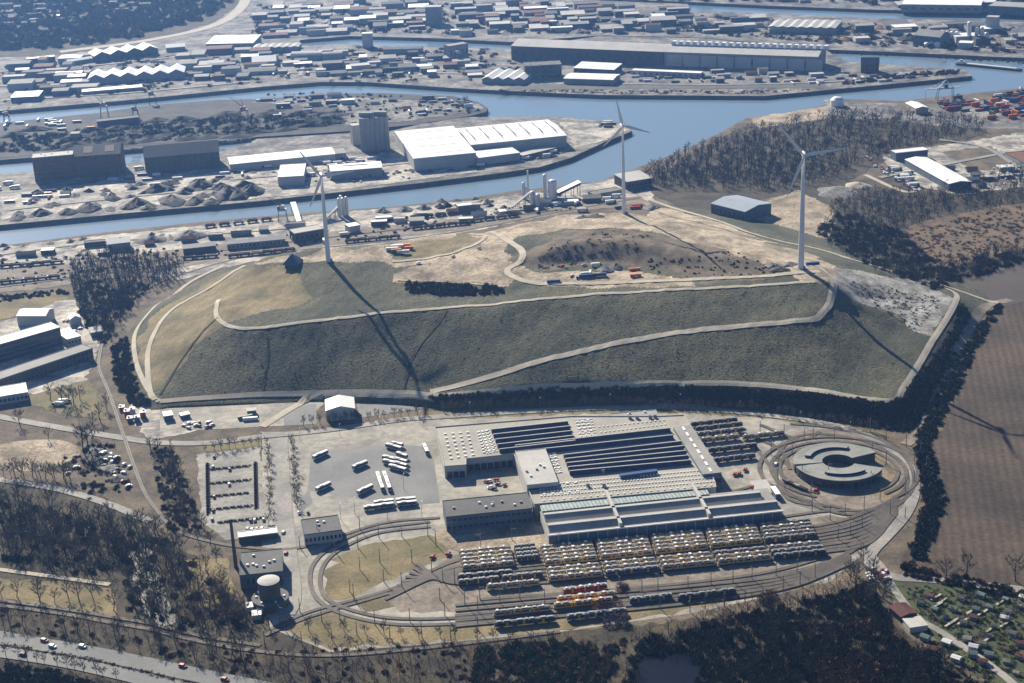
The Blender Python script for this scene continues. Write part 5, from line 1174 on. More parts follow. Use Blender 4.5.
silos('white_silos','row of four short white silos left of the tall domed one',[(942,40,3.6,14),(947,40.4,3.6,14),(952,40.6,3.6,14),(957,40.8,3.6,14)],m_white)
silos('oil_tank','round white tank on the wooded bank at the river',[(837,106,9,9)],m_white,'tank')
silos('white_silos','short white tanks at the quay left of the white silos',[(932,46,5,6),(937,47,5,6),(927,46.5,5,5)],m_white)
def legs_box(a, b, D, h, t, label, name, m=w_grey, rm=r_mid):
    A, B_ = P(*a), P(*b); r = empty(name, A, math.atan2((B_-A)[1],(B_-A)[0]), label=label, cat='conveyor'); L = np.linalg.norm((B_-A)[:2])
    MB().add([(0,0,3),(L,0,h),(L,D,h),(0,D,3),(0,0,3+t),(L,0,h+t),(L,D,h+t),(0,D,3+t)],[(3,2,1,0),(4,5,6,7),(0,1,5,4),(1,2,6,5),(2,3,7,6),(3,0,4,7)]).build('gallery', m, r)
    MB().add([(-.3,-.5,3+t+.05),(L+.3,-.5,h+t+.05),(L+.3,D+.5,h+t+.05),(-.3,D+.5,3+t+.05),(-.3,-.5,3.3+t),(L+.3,-.5,h+t+.3),(L+.3,D+.5,h+t+.3),(-.3,D+.5,3.3+t)],[(3,2,1,0),(4,5,6,7),(0,1,5,4),(1,2,6,5),(2,3,7,6),(3,0,4,7)]).build('roof', rm, r)
    for x in (L*.35, L*.7, L-1):
        for y in (0,D): MB().tube((x,y,-.2),(x,y,3+(h-3)*x/L),.4).build('leg', steelm, r)
legs_box((557,199),(581,196),9,13,3,'sloping white-roofed loading gallery on legs at the asphalt plant','loading_gallery',w_dark,r_white)
legs_box((513,211),(531,203),2,11,1.6,'thin inclined belt conveyor left of the asphalt plant','belt_conveyor')
legs_box((326,223),(340,216),2,10,1.6,'thin inclined belt conveyor left of the slim pale silos','belt_conveyor')
legs_box((302,226),(296,211),5,9,1.6,'tilted pale screening gallery behind the left turbine','loading_gallery',w_dark,r_white)
def portal_crane(px, h, span, label, col=steelm, rz=0.1, jib=26, tri=False):
    p = P(*px); r = empty('harbour_crane', p, rz, label=label, cat='crane'); s = span/2
    for x in (-s, s):
        for y in (-4, 4): MB().bar((x,y,-.5),(x*.85,y*.7,-.5),.8,.8).tube((x,y,-.3),(x*.8,y*.6,h*.55),.5,.4,6).build('leg', col, r)
    MB().box(-s*.95,s*.95,-3,3,h*.55,h*.55+1.6).build('portal_beam', col, r)
    MB().box(-2.6,2.6,-2.6,2.6,h*.55+1.6,h*.55+6).build('machine_house', bluep if tri else w_pale, r)
    if tri:
        MB().tube((-s,0,h*.55),(0,0,h),.5).tube((s,0,h*.55),(0,0,h),.5).tube((-s-jib*.6,0,h*.55),(0,0,h),.3).bar((-s-jib*.6,0,h*.55),(s+8,0,h*.55),1.4,1.2).tube((-s-jib*.6,0,0),(-s-jib*.6,0,h*.55),.4).build('frame', WHITE, r)
    else:
        MB().tube((0,0,h*.55+5),(jib*.75,2,h+6),.6,.25,5).tube((0,0,h*.55+5),(-2,0,h+1),.4,.3,5).tube((-2,0,h+1),(jib*.75,2,h+6),.15,.15,4).build('jib', col, r)
        MB().box(-5,-2.4,-1.5,1.5,h*.55+2,h*.55+5).build('counterweight', darkst, r)
    return r
portal_crane((105,118),30,11,'pale luffing crane on the coal quay at left',w_pale,.1,-18)
portal_crane((153,104),24,10,'dark luffing crane against the canal water at left',darkst,.2,12)
portal_crane((245,124),34,12,'tall gantry crane with red top on the coal quay',redp,.5,-24)
portal_crane((136,118),20,8,'small dark grab crane beside the coal bunker',darkst,.1,10)
portal_crane((7,121),14,8,'low dark crane at the left picture edge by the water',darkst,.1,10)
portal_crane((283,221),22,10,'grey grab crane on the near canal bank left of the turbine',steelm,.1,-20)
portal_crane((945,99),26,24,'white triangular container crane with blue machine house at the right bank',steelm,.1,26,True)
portal_crane((458,62),22,9,'dark crane on the middle quay',darkst,.3,12)
portal_crane((612,58),18,9,'crane standing before the long hall on the quay',steelm,.2,12)
portal_crane((1015,45),22,9,'crane at the upper right picture edge',steelm,.2,12)
ht = empty('pavilion_hut', G(293,266), R(-8), label='dark pyramid-roofed hut with a pale left roof face near the left turbine', cat='hut')
MB().box(-6,6,-6,6,-1,3).build('wall', w_dark, ht); MB().add([(-8,-8,2.8),(8,-8,2.8),(8,8,2.8),(-8,8,2.8),(0,0,11)],[(0,1,4),(1,2,4),(2,3,4),(3,2,1,0)]).build('roof', mt('slate blue cloth',(.07,.11,.16)), ht)
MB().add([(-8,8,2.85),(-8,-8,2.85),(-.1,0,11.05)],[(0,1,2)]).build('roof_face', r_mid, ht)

# ships
def ship(a, b, wd, label, hullm, top):
    A, B_ = P(*a,-5), P(*b,-5); d = B_-A; L = np.linalg.norm(d[:2]); r = empty('barge', A, math.atan2(d[1],d[0]), label=label, cat='ship')
    MB().add([(0,-wd*.35,0),(L-6,-wd/2,0),(L,0,0),(L-6,wd/2,0),(0,wd*.35,0),(-1,-wd*.45,2.6),(L-6,-wd/2,2.4),(L+1,0,3.4),(L-6,wd/2,2.4),(-1,wd*.45,2.6)],[(0,4,9,5),(0,5,6,1),(1,6,7,2),(2,7,8,3),(3,8,9,4),(5,9,8,7,6)]).build('hull', hullm, r)
    MB().box(L*.16,L*.92,-wd*.36,wd*.36,2.4,3.6).build('hatch_cover', top, r); MB().box(L*.02,L*.11,-wd*.33,wd*.33,2.5,6).build('deckhouse', WHITE, r)
    MB().box(L*.04,L*.08,-wd*.2,wd*.2,6,8.2).build('wheelhouse', w_pale, r)
ship((957,64.5),(1022,71),11,'long dark cargo barge with pale hatches sailing at the upper right',darkst,r_mid)
ship((764,94),(793,94.5),9,'small white passenger boat moored below the long hall',m_white,WHITE)
ship((598,130.5),(622,133),6,'low dark work boat at the tip of the white-hall peninsula',darkst,darkst)
ship((1019,92),(1040,91),9,'barge moored under the containers at the right edge',darkst,rust_m)

# ---------------------------------------------------------------- heaps
def heap_arrays(seed, rough=.35):
    g = np.random.default_rng(seed); n, m = 14, 22; v = [(0,0,1)]; f = []
    ph = g.random(6)*6.28
    for i in range(1, n+1):
        t = i/n
        for j in range(m):
            a = 6.283*j/m; rr = t*(1+.18*math.sin(2*a+ph[0])+.1*math.sin(5*a+ph[1])); z = max(0, (1-t)**.85 + g.normal()*.05*rough*3*(1-t)+.08*math.sin(3*a+ph[2]+t*6)*(1-t)) if i < n else -.05
            v.append((rr*math.cos(a), rr*math.sin(a), z))
    for j in range(m): f.append((0, 1+j, 1+(j+1)%m))
    for i in range(n-1):
        for j in range(m):
            a = 1+i*m+j; b = 1+i*m+(j+1)%m; f += [(a,a+m,b+m),(a,b+m,b)]
    return np.array(v), np.array(f)
HP = {}
def heap(px, r, h, mk, label, group='material heaps in the harbour yards', sq=.8):
    m = {'scrap':scrap,'coal':coal,'sand':sandm,'rubble':rubble_m,'rust':rust_m}[mk]; k = (mk, int(px[0]) % 3)
    if k not in HP:
        v, f = heap_arrays(hash(k[0]) % 1 + len(mk)*7+k[1]); HP[k] = Placer(np_mesh(mk+'_heap', v, f, m, label='x', cat='heap'))
    p = G(*px); HP[k].put((p[0],p[1],p[2]), .1*(int(px[0])%60), label, group, (r, r*sq, h))
for x, y, r_, h in [(38,195,13,7),(41,214,13,7),(89,209,17,8),(68,213,12,6),(18,218,12,5),(112,199,12,7),(137,204,15,8),(157,191,16,9),(172,202,19,9),(200,187,18,10),(195,202,14,7),(228,195,20,12),(239,197,16,9),(251,193,17,11),(128,208,10,5),(186,192,10,6),(212,203,12,6),(148,209,9,4),(55,205,9,4),(221,188,13,7),(244,186,12,7)]:
    heap((x,y), r_*1.1, h*1.0, 'scrap', 'dark heap of scrap metal '+('left on the scrap quay' if x < 75 else 'in the middle of the scrap quay' if x < 165 else 'right on the scrap quay')+(', large' if r_ > 15 else ', small' if r_ < 11 else ', medium'), 'scrap heaps on the peninsula quay')
for x, y, r_, h, mk, lb in [(152,241,17,6,'rubble','grey rubble heap right of the white gabled quay shed'),(190,237,20,8,'rubble','big grey heap behind the track shed'),(170,238,9,4,'sand','small sand heap between the two grey heaps'),
    (383,212,10,5,'rubble','leftmost grey heap of the row by the near canal'),(405,210.5,11,5,'rubble','second grey heap of the row by the near canal'),(424,208.5,10,5,'rubble','third grey heap of the row by the near canal'),(440,207.5,8,5,'coal','dark fourth heap of the row by the near canal'),(447,206.5,7,5,'coal','dark last heap of the row by the near canal'),
    (487,203,9,5,'sand','sand heap left of the asphalt plant'),(505,213,12,4,'coal','dark gravel heap in front of the asphalt plant conveyor'),(330,222,10,4,'sand','sand heap at the foot of the slim pale silos'),
    (869,39,18,9,'coal','left black coal heap near the upper right silos'),(909,40,22,11,'coal','large black coal heap near the upper right silos'),(890,42,12,6,'coal','small black heap between the two coal heaps'),(846,40,14,6,'rust','reddish scrap heap left of the coal heaps'),
    (880,28,16,5,'rust','rusty heap behind the coal heaps'),(900,26,14,5,'rust','rusty heap right behind the coal heaps'),(860,27,14,5,'rust','rusty heap left behind the coal heaps'),(1005,40,15,5,'rust','rusty heap right of the white silos'),(1016,44,10,4,'rust','small rusty heap at the upper right edge'),
    (28,95,14,7,'rubble','grey cone in the left yard before the quay road, leftmost'),(42,94,14,7,'rubble','grey cone in the left yard, middle'),(58,92,16,8,'rubble','grey cone in the left yard, rightmost and largest'),
    (716,17,16,6,'rubble','grey heap on the pale lot by the far water'),(733,18,14,5,'rubble','second grey heap on the pale lot by the far water'),(580,32,18,6,'rubble','grey mound behind the long hall'),
    (606,270,9,4,'rubble','heap of grey rubble on the hilltop storage pad'),(616,268,8,4,'scrap','dark heap on the hilltop storage pad'),(597,217,9,3,'scrap','dark heap left of the middle turbine foot'),(583,218,8,3,'rubble','grey heap left of the middle turbine'),
    (652,208,12,5,'rubble','grey heap right of the middle turbine'),(838,193,28,7,'rubble','large grey gravel bank behind the right turbine'),(858,186,16,5,'sand','sandy mound at the edge of the right wood'),(790,265,7,2.5,'rubble','light rubble heap beside the right turbine foot'),(780,270,8,2.5,'scrap','dark rubble heap left of the right turbine foot'),(772,266,7,3,'rubble','grey rubble heap farther left of the right turbine foot'),
    (100,462,9,3,'scrap','dark junk heap in the waste ground by the rail line'),(110,470,10,3,'rubble','grey junk heap in the waste ground by the rail line'),(118,480,9,3,'scrap','lowest junk heap beside the rail line'),(96,452,8,3,'rubble','pale junk heap under the forked tree')]:
    heap((x,y), r_, h, mk, lb)
gg = random.Random(5)
for p_ in scatter_px([(10,192),(80,186),(140,184),(262,176),(262,196),(130,208),(10,218)], 46, 90, 11):
    k_ = ('scrap', gg.randrange(3)); HP[k_].put((p_[0],p_[1],p_[2]), gg.uniform(0,6), 'low dark pile on the scrap quay', 'low scrap piles', (gg.uniform(6,12),gg.uniform(5,9),gg.uniform(2,4.5)))
for p_ in scatter_px([(0,132),(100,126),(240,112),(345,112),(345,126),(200,140),(0,156)], 40, 91, 22):
    k_ = ('coal', 0) if ('coal', 0) in HP else [q for q in HP if q[0] == 'coal'][0]; HP[k_].put((p_[0],p_[1],p_[2]), gg.uniform(-.1,.3), 'long black coal ridge on the coal quay', 'coal ridges on the quay', (gg.uniform(22,40),gg.uniform(8,14),gg.uniform(3,6)))
hc('coal_bunker','long dark roofed coal bunker beside the pale luffing crane',(97,122),(139,117.5),16,9,'flat',w_dark,r_dark)
hc('quay_shed','small tan-roofed box on the coal quay left of the bunker',(70,134),(79,133.5),12,7,'flat',w_tan,w_tan)
for i_, p_ in enumerate(scatter_px([(230,168),(262,178),(420,176),(560,158),(600,140),(560,152),(420,170),(270,172)], 20, 92, 14)+scatter_px([(380,205),(470,199),(560,190),(560,200),(470,214),(380,222)], 22, 93, 10)+scatter_px([(0,246),(100,236),(180,230),(180,240),(0,262)], 18, 94, 12)):
    k_ = [q for q in HP if q[0] in ('scrap','rubble')][i_ % 4]; HP[k_].put((p_[0],p_[1],p_[2]), gg.uniform(0,6), 'small material pile '+('on the white hall quay' if i_ < 20 else 'by the asphalt plant quay' if i_ < 42 else 'on the left canal bank'), 'small piles along the canal', (gg.uniform(4,8),gg.uniform(3,6),gg.uniform(1.5,3.5)))
# ---------------------------------------------------------------- containers, lorries, rail wagons
def make_container(m):
    t = empty('shipping_container', label='x', cat='container'); b = MB(); b.box(0,12.2,-1.22,1.22,0,2.6)
    for i in range(30): b.box(.2+i*.4,.4+i*.4,-1.27,1.27,.15,2.45)
    b.build('shell', m, t); MB().box(12.2,12.26,-1.1,1.1,.1,2.5).build('door', steelm, t); return t
CT = {k: Placer(make_container(m)) for k, m in {'white':m_white,'red':redp,'blue':bluep,'green':greenp,'orange':orangep,'brown':rust_m,'grey':steelm}.items()}
def cont(px, ang, col, where, group, s=1.0, dz=0):
    p = G(*px); CT[col].put((p[0],p[1],p[2]+.4+dz), ang, f'{col} container {where}', group, s)
g_ = random.Random(21)
def conts(poly, n, where, group, cols, ang=.1, stack=.3, seed=1, s=1.0):
    gg = random.Random(seed)
    for p in scatter_px(poly, n, seed, 7):
        c = gg.choice(cols); k = 2 if gg.random() < stack else 1; a = ang+gg.choice([0,0,0,math.pi/2])+gg.uniform(-.05,.05)
        for i in range(k): CT[c].put((p[0],p[1],p[2]+.4+i*2.62*s), a, f'{c} container {where}', group, s)
conts([(965,106),(1024,90),(1024,118),(990,122)], 46, 'in the stacks on the right river bank', 'containers on the right river bank', ['brown','red','blue','green','white','orange','blue'], .25, .7, 2)
conts([(930,103),(966,98),(966,112),(935,112)], 20, 'beside the white container crane', 'containers beside the container crane', ['blue','brown','blue','grey','red'], .2, .6, 3)
conts([(0,124),(60,119),(95,124),(95,130),(0,136)], 16, 'on the coal quay at the left edge', 'containers on the coal quay', ['white','white','grey','orange'], .1, .2, 4)
conts([(255,101),(330,97),(345,106),(270,118)], 14, 'on the coal quay before the silos', 'containers mid coal quay', ['white','grey','blue'], .1, .1, 5)
conts([(385,107),(450,98),(475,106),(420,117)], 22, 'near the tip of the coal quay', 'containers at the coal quay tip', ['grey','white','brown','blue'], .1, .1, 6)
conts([(312,160),(372,155),(376,166),(318,170)], 10, 'in the yard between the white warehouses', 'containers among the white warehouses', ['white','white','blue'], .1, 0, 7)
conts([(600,122),(612,124),(610,128),(598,127)], 5, 'on the bare tip of the peninsula', 'containers on the peninsula tip', ['brown','white','brown'], -.2, 0, 8)
conts([(240,60),(480,62),(480,78),(245,76)], 34, 'on the middle harbour island', 'containers on the middle island', ['white','grey','brown','blue','white'], .0, .1, 9)
conts([(625,72),(700,76),(760,80),(700,84),(620,82)], 26, 'on the quay before the long hall', 'containers before the long hall', ['white','grey','brown','blue','green'], .0, .1, 10)
conts([(780,82),(850,76),(930,72),(930,78),(860,84),(790,88)], 24, 'on the tongue of land at upper right', 'containers on the tongue of land', ['white','white','brown','grey'], .1, 0, 11)
for x, y, c, wh in [(386,251,'white','left of the orange pair on the hilltop'),(391,248.5,'white','behind the leftmost one on the hilltop'),(391,252.5,'orange','upper left of the orange pair on the hilltop'),(400,247,'orange','topmost orange one on the hilltop'),(403,250,'orange','right orange one on the hilltop'),(397,253.5,'white','lowest white one on the hilltop'),
    (579,278,'blue','left one of the dark pair on the storage pad'),(593,277.5,'blue','right one of the dark pair on the storage pad'),(547,284,'blue','alone on the path below the storage pad'),(615,209,'green','beside the middle turbine foot'),(630,209,'red','just right of the middle turbine foot'),(632,207,'red','behind the red one by the middle turbine'),
    (806,266,'blue','beside the right turbine foot'),(238,420,'green','of the skips by the hall road'),(243,421,'white','beside the green skip by the hall road'),(630,277,'orange','lower one of the orange pair on the hilltop pad'),(629,271,'orange','upper one of the orange pair on the hilltop pad')]:
    cont((x,y), R(4 if c != 'green' else 20), c, wh, 'site containers', .95 if c != 'orange' else .8)
wagons((205,228),(275,220),5,'freight wagon on the canal-side siding at left','wagons on the canal-side siding')
wagons((228,258),(295,251),6,'freight wagon on the near siding behind the left hill end','wagons on the near siding')
wagons((183,260),(218,257),3,'freight wagon left on the near siding','wagons left on the near siding')
wagons((0,268),(62,263),6,'freight wagon in the rake at the left edge','wagons at the left edge',1.0,('dark','dark','grey'))
wagons((345,243),(400,238),5,'freight wagon behind the orange containers','wagons behind the hilltop containers')
wagons((412,230),(470,224),5,'freight wagon right of the near heaps','wagons in the long rake',1.0,('dark','brown'))
wagons((385,222),(460,214),6,'freight wagon below the row of near heaps','wagons below the near heaps',1.0,('dark','brown','dark'))
wagons((472,222),(520,216),4,'freight wagon on the siding before the asphalt plant','wagons by the asphalt plant',1.0,('grey','dark'))
wagons((0,284),(60,278),5,'freight wagon on the lowest siding at the left edge','wagons on the lowest siding',1.0,('dark','grey'))
def make_lorry():
    t = empty('lorry', label='x', cat='lorry'); MB().box(0,9.5,-1.25,1.25,1.0,3.8).build('cargo_box', WHITE, t); MB().box(10,12.2,-1.2,1.2,.6,3.0).build('cab', bluep, t)
    MB().box(11.7,12.26,-1.05,1.05,1.7,2.7).build('windscreen', glass, t); MB().box(.3,10.2,-.9,.9,.6,1.0).build('chassis', darkst, t)
    for x in (1.6,3,8.5,11): MB().tube((x,-1.2,.5),(x,1.2,.5),.5,n=8).build('wheel', rubber, t)
    return t
LOR = Placer(make_lorry())
def lorries(poly, n, where, group, seed, s=1.0):
    gg = random.Random(seed)
    for p in scatter_px(poly, n, seed, 8): LOR.put((p[0],p[1],p[2]+.4), gg.choice([.1,.1,1.6,3.2])+gg.uniform(-.2,.2), 'white box lorry '+where, group, s)
lorries([(130,165),(230,160),(300,158),(300,165),(140,180)], 8, 'on the road before the dark quay warehouse', 'lorries on the peninsula road', 1)
lorries([(265,165),(330,160),(390,156),(400,165),(320,178)], 10, 'between the white warehouses', 'lorries between the white warehouses', 2)
lorries([(880,165),(900,168),(925,185),(912,190)], 8, 'in the lot beside the long depot', 'lorries beside the long depot', 3)
lorries([(480,220),(560,205),(620,195),(640,200),(560,215)], 8, 'along the gravel road by the asphalt plant', 'lorries by the asphalt plant', 4)
lorries([(290,240),(340,235),(345,242),(300,247)], 4, 'behind the left turbine', 'lorries behind the left turbine', 5)
lorries([(545,281),(600,262),(640,272),(600,281)], 3, 'on the hilltop storage pad', 'lorries on the hilltop pad', 6, .8)
lorries([(440,160),(520,160),(560,152),(545,160),(450,170)], 8, 'on the apron before the white halls', 'lorries before the white halls', 7)
lorries([(60,400),(68,408),(66,412),(58,404)], 2, 'on the lawn edge by the left office', 'lorries by the left office', 8, .8)
def cars(poly, n, where, group, seed, s=1.1, ang=(0,3.14)):
    gg = random.Random(seed)
    for p in scatter_px(poly, n, seed, 3.2):
        k = gg.choice(['white','silver','dark','white','grey','blue','red','silver']); CAR[k].put((p[0],p[1],p[2]+.45), gg.uniform(*ang), f'{k} car {where}', group, s)
cars([(865,155),(900,178),(926,190),(915,192),(880,172)], 40, 'in the diagonal rows left of the long depot', 'cars left of the long depot', 1)
cars([(990,165),(1024,168),(1024,180),(985,180)], 30, 'in the lot at the right edge', 'cars at the right edge', 2)
cars([(60,322),(72,318),(84,330),(74,338)], 7, 'in the yard behind the left office', 'cars behind the left office', 3)
cars([(185,425),(212,422),(212,429),(187,430)], 12, 'in the dense row below the container huts', 'cars below the container huts', 4)
cars([(98,445),(128,468),(126,490),(105,468)], 18, 'on the waste ground beside the rail line', 'cars beside the rail line', 5)
cars([(318,178),(335,158),(380,158),(378,163)], 12, 'between the white quay warehouses', 'cars between the white quay warehouses', 6)
cars([(868,570),(888,572),(886,584),(874,582)], 12, 'in the shaded lot at the lane junction', 'cars at the lane junction', 7)
wagons((95,134),(240,117),12,'freight wagon on the coal quay siding','wagons on the coal quay',1.0,('dark','brown'))
wagons((130,152),(255,141),9,'freight wagon at the basin edge of the coal quay','wagons at the basin edge',1.0,('dark','grey'))
conts([(85,180),(135,176),(262,166),(262,176),(130,190)], 16, 'behind the scrap heaps', 'containers behind the scrap heaps', ['blue','white','grey','brown'], .1, 0, 71)
conts([(0,196),(60,190),(60,202),(0,212)], 9, 'at the left end of the scrap quay', 'containers left of the scrap heaps', ['grey','brown','white'], .1, 0, 72)
cars([(262,160),(300,158),(400,165),(410,176),(300,184)], 26, 'on the white warehouse quay', 'cars on the white warehouse quay', 73)
cars([(230,196),(420,178),(410,170),(240,186)], 22, 'along the peninsula canal edge', 'cars along the peninsula canal edge', 74)
lorries([(0,180),(30,176),(30,190),(0,194)], 3, 'left of the dark boiler block', 'lorries left of the boiler block', 75)
cars([(540,262),(620,268),(640,278),(560,281)], 6, 'on the hilltop storage pad', 'cars on the hilltop pad', 76)
cars([(390,258),(470,240),(500,250),(480,270),(400,270)], 3, 'on the hilltop dirt ground', 'cars on the hilltop dirt', 77)
cars([(62,470),(78,462),(80,472),(66,476)], 3, 'beside the curved left lane', 'cars by the curved left lane', 8)

# ---------------------------------------------------------------- many small buildings of the far districts
RC = [('white',r_white),('grey',r_grey),('dark',r_dark),('pale grey',r_mid),('pale grey',r_mid),('grey',r_grey),('dark',r_dark),('red',r_red)]
def district(poly, n, where, group, seed, size=(14,46), dep=(10,34), hh=(4,11), mind=26, slope=-.05, name='industrial_building'):
    gg = random.Random(seed); xs = [p[0] for p in poly]; ys = [p[1] for p in poly]; done = []; t = 0
    while len(done) < n and t < n*80:
        t += 1; x = gg.uniform(min(xs), max(xs)); y = gg.uniform(min(ys), max(ys))
        if not inside(np.array([x]), np.array([y]), poly)[0]: continue
        p = P(x,y)
        if any((p[0]-q[0])**2+(p[1]-q[1])**2 < mind**2 for q in done): continue
        done.append(p); s = 1600/(math.hypot(p[0],p[1])*1.02); W = gg.uniform(*size); nm, rm = gg.choice(RC); h = gg.uniform(*hh); D = gg.uniform(*dep)
        bld(name, f'{"wide" if W > 32 else "small"} {nm}-roofed {"hall" if W > 32 else "shed"} {where}', 'building', (x,y), (x+W*s,y+W*s*slope), D, h, gg.choice(['flat','flat','gx','gx','shed']), gg.choice([w_pale,w_grey,w_dark,w_blue]), rm, at='base', group=group, rise=2.0)
district([(252,8),(420,2),(430,30),(300,37),(252,42)], 62, 'on the far bank at top centre', 'small buildings on the far bank', 1)
district([(445,6),(540,4),(545,30),(450,38)], 34, 'on the far bank beside the tall tower', 'small buildings beside the tall tower', 2)
district([(540,5),(688,14),(680,34),(545,34)], 46, 'behind the very long hall', 'small buildings behind the very long hall', 3)
district([(690,18),(764,20),(830,30),(815,34),(690,34)], 16, 'near the far water at top right', 'small buildings near the far water', 4)
district([(850,24),(1020,30),(1020,50),(850,44)], 18, 'among the heaps at upper right', 'small buildings among the upper right heaps', 5)
district([(0,66),(80,60),(80,78),(0,84)], 16, 'in the far left yards', 'small buildings in the far left yards', 6)
district([(0,88),(80,80),(90,96),(0,106)], 12, 'on the far left quay', 'small buildings on the far left quay', 7)
district([(165,60),(250,48),(250,80),(190,84)], 20, 'right of the six-gabled hall', 'small buildings right of the six-gabled hall', 8)
district([(255,50),(480,54),(478,78),(260,76)], 48, 'on the middle harbour island', 'small buildings on the middle island', 9, (10,30), (8,24), (3,8), 20)
district([(700,72),(820,74),(820,84),(700,84)], 12, 'right of the long low shed', 'small buildings on the right quay', 10, (8,22),(6,16),(3,7),18)
district([(0,30),(60,22),(60,2),(0,2)], 18, 'in a clearing at the top left', 'houses at the top left', 11, (14,30),(10,16),(5,9),40, name='house')
district([(85,10),(150,-2),(200,-5),(120,14)], 8, 'at the forest edge at the top', 'houses at the forest edge', 12, (14,30),(10,16),(5,9),40, name='house')
district([(260,96),(330,94),(400,98),(450,100),(400,112),(260,112)], 12, 'on the coal quay', 'small buildings on the coal quay', 13, (8,22),(6,12),(3,6),22)
district([(10,178),(130,178),(200,182),(110,200),(0,205)], 5, 'among the scrap heaps', 'sheds among the scrap heaps', 14, (8,16),(5,9),(3,4),22)
district([(0,255),(70,250),(180,238),(290,228),(290,236),(100,262),(0,268)], 10, 'along the near sidings', 'sheds along the near sidings', 15, (8,22),(5,9),(3,5),22)
district([(360,222),(470,208),(600,198),(600,204),(470,222),(360,232)], 14, 'beside the near railway yard', 'sheds beside the near railway yard', 16, (8,20),(5,9),(3,5),18)
district([(765,2),(880,8),(1020,12),(1020,-8),(765,-8)], 20, 'on the far shore, top right', 'buildings on the far shore', 17)
district([(940,168),(1020,172),(1020,185),(975,190)], 7, 'behind the right-hand wood', 'sheds behind the right-hand wood', 18, (8,18),(6,10),(3,5),14)

for px in ([(252,30),(350,22),(440,12)],[(262,16),(340,11),(420,6)],[(310,34),(330,18),(345,2)],[(380,30),(392,14),(400,2)],[(450,22),(540,18),(680,22)],[(500,34),(520,18),(535,2)],[(600,34),(612,20),(625,6)],[(655,33),(668,20),(676,10)],[(250,74),(350,72),(480,74)],[(255,58),(360,57),(480,60)],[(300,76),(305,60),(312,50)],[(420,76),(425,62),(430,52)],[(620,84),(720,85),(830,82),(930,76)],[(0,86),(100,84),(200,78),(250,74)],[(0,72),(90,66),(170,58),(250,52)],[(690,30),(800,33),(900,42),(1024,50)],[(850,28),(940,30),(1024,34)],[(0,101),(130,93),(250,82)],[(10,210),(140,196),(262,184)],[(230,180),(320,172),(410,163)],[(350,160),(380,175)],[(880,178),(960,162),(1024,150)],[(940,140),(985,148),(1024,172)]):
    ribbon('yard_road', px, 7, roadm, 4, flat=True)
# ---------------------------------------------------------------- allotment gardens at bottom right
gg = random.Random(77)
def make_shed(wm, rm, nm):
    t = empty('garden_shed', label='x', cat='garden shed'); MB().box(0,5,0,3.6,-.3,2.3).build('wall', wm, t)
    MB().add([(-.3,-.3,2.2),(5.3,-.3,2.2),(5.3,1.8,3.3),(-.3,1.8,3.3),(5.3,3.9,2.2),(-.3,3.9,2.2),(-.3,-.3,2.05),(5.3,-.3,2.05),(5.3,3.9,2.05),(-.3,3.9,2.05)],[(0,1,2,3),(3,2,4,5),(6,9,8,7),(0,3,5,9,6),(1,7,8,4,2),(0,6,7,1),(5,4,8,9)]).build('roof', rm, t)
    MB().box(2,2.9,-.08,.05,0,2).build('door', steelm, t); MB().box(3.4,4.3,-.08,.05,1,1.8).build('window', glass, t); return t
GS = [('red',Placer(make_shed(w_tan,r_red,0))),('white',Placer(make_shed(w_pale,r_white,0))),('grey',Placer(make_shed(w_tan,r_grey,0))),('green',Placer(make_shed(w_grey,r_green,0))),('dark',Placer(make_shed(w_pale,r_dark,0)))]
for p in scatter_px([(905,592),(960,592),(1024,600),(1024,683),(1000,668),(945,632),(915,612)], 28, 78, 9):
    nm, pl = gg.choice(GS); pl.put((p[0],p[1],.35), gg.uniform(-.8,-.4), f'{nm}-roofed garden shed in the allotments', 'garden sheds in the allotments', gg.uniform(.6,.95))
for p in scatter_px([(960,640),(990,668),(990,683),(930,660),(915,635)], 7, 79, 8):
    nm, pl = gg.choice(GS); pl.put((p[0],p[1],.35), gg.uniform(-.8,-.4), f'{nm}-roofed garden shed below the garden lane', 'garden sheds below the lane', 1.0)
trees(TS, scatter_px([(905,590),(1024,600),(1024,683),(1000,668),(915,612)], 40, 80, 5), 'small bare fruit tree in the allotments', 'fruit trees in the allotments', (.4,.8))
mass('garden_hedges', 0, scatter_px([(900,585),(1024,597),(1024,683),(1000,668),(915,612)], 420, 81), LOWB, (.5,1.1), leaf_e)
mass('garden_hedges', 0, scatter_px([(925,625),(1000,675),(990,690),(920,650)], 120, 82), LOWB, (.5,1.1), leaf_d)
for i in range(16):
    x = 925+gg.random()*85; y = 600+gg.random()*55; 
    if inside(np.array([x]),np.array([y]),[(905,592),(1024,600),(1024,683),(915,615)])[0]: ribbon('garden_path', [(x,y),(x+10,y-6)], 1.4, pathm, 6, flat=True)
for i in range(14):
    x = 915+gg.random()*95; y = 600+gg.random()*60
    if inside(np.array([x]),np.array([y]),[(905,592),(1024,600),(1024,683),(915,615)])[0]: sheet('garden_bed', [(x,y),(x+7,y-4),(x+13,y+1),(x+6,y+5)], gg.choice([brown,meadow,woodf,green_t]), 3)

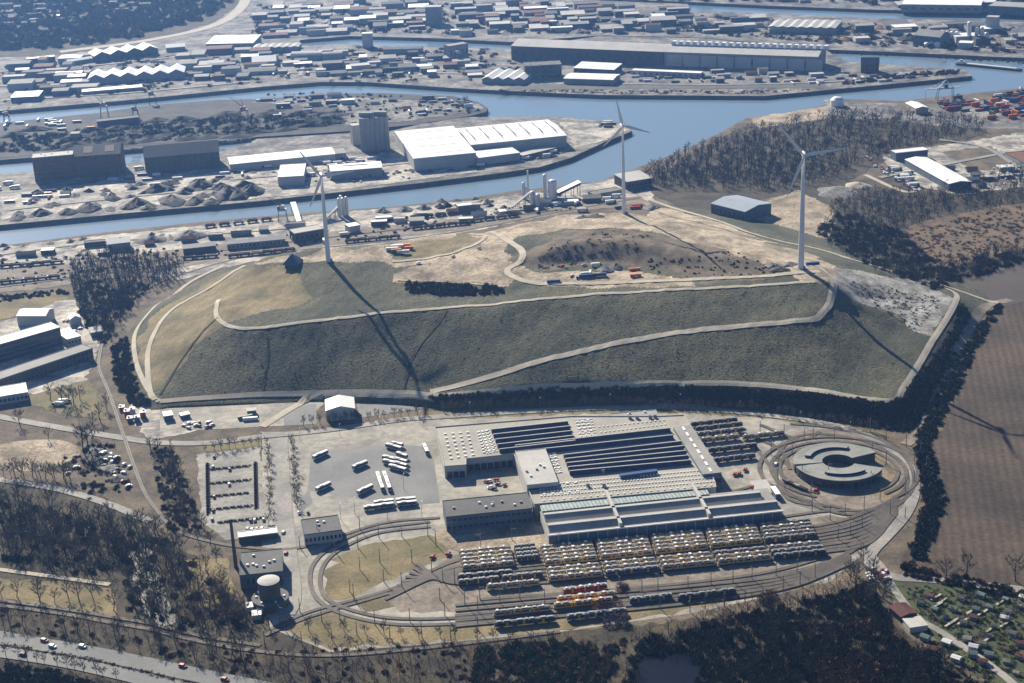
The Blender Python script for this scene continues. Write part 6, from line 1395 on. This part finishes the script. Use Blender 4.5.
mass('yard_scrub', 0, scatter_px([(0,66),(250,46),(520,50),(520,80),(250,84),(0,106)], 420, 101), [blob_arrays(5, 4, 60, 170+i, 2.0) for i in range(3)], (.5,1.3), leaf_b)
mass('yard_scrub', 0, scatter_px([(252,5),(540,2),(690,16),(1024,30),(1024,54),(830,44),(700,34),(300,34),(250,42)], 700, 102), [blob_arrays(6, 4, 60, 180+i, 2.4) for i in range(3)], (.5,1.3), leaf_b)
mass('yard_scrub', 0, scatter_px([(0,262),(200,245),(470,212),(600,198),(600,206),(470,224),(250,252),(0,290)], 260, 103), BUSH, (.4,1.0), leaf_b)
mass('yard_scrub', 0, scatter_px([(260,95),(330,92),(480,100),(480,112),(400,120),(345,126),(340,108)], 130, 104), BUSH, (.5,1.3), leaf_b)
mass('yard_scrub', 0, scatter_px([(60,450),(112,442),(130,490),(90,500)], 80, 105), BUSH, (.5,1.1), leaf_b)
# ---------------------------------------------------------------- every repeat gets a label of its own
NUM = ['leftmost','second from the left','third from the left','fourth from the left','fifth from the left','sixth from the left','seventh from the left','eighth from the left','ninth from the left','tenth from the left',
 'eleventh from the left','twelfth from the left','thirteenth from the left','fourteenth from the left','fifteenth from the left','sixteenth from the left','seventeenth from the left','eighteenth from the left','nineteenth from the left','twentieth from the left']
sets = {}
for o in C.objects:
    if o.parent is None and 'category' in o and 'label' in o: sets.setdefault(o['label'], []).append(o)
for lb, os_ in sets.items():
    n = len(os_)
    if n < 2: continue
    os_.sort(key=lambda o: -to_px(o.location)[1]); bands = max(1, -(-n//16)); per = -(-n//bands)
    bn = {1:[''],2:['nearer half, ','farther half, '],3:['nearest third, ','middle third, ','farthest third, ']}.get(bands, ['nearest row, ','second row, ','third row, ','fourth row, ','fifth row, ','sixth row, ','seventh row, ','eighth row, '])
    for b in range(bands):
        grp = sorted(os_[b*per:(b+1)*per], key=lambda o: to_px(o.location)[0])
        for i, o in enumerate(grp):
            tail = 'rightmost' if i == len(grp)-1 and len(grp) > 1 else NUM[i]
            o['label'] = lb + ', ' + bn[min(b, len(bn)-1)] + tail

mass('yard_scrub', 0, scatter_px([(90,130),(240,116),(345,112),(345,124),(200,138),(60,150),(0,152),(0,140)], 420, 106), [blob_arrays(5, 5, 70, 190+i, 2.0) for i in range(3)], (.5,1.2), leaf_d)
# ---------------------------------------------------------------- haze: the air itself
hz_m = bpy.data.materials.new('haze air'); hz_m.use_nodes = True; n = hz_m.node_tree.nodes; n.clear()
ov = n.new('ShaderNodeOutputMaterial'); pv = n.new('ShaderNodeVolumePrincipled')
pv.inputs['Color'].default_value = (.22,.46,1.0,1); pv.inputs['Density'].default_value = 0.000055; pv.inputs['Anisotropy'].default_value = 0.5
hz_m.node_tree.links.new(pv.outputs[0], ov.inputs['Volume'])
MB().box(-9500, 9500, -600, 14500, -8, 520).build('haze', hz_m, kind='stuff')
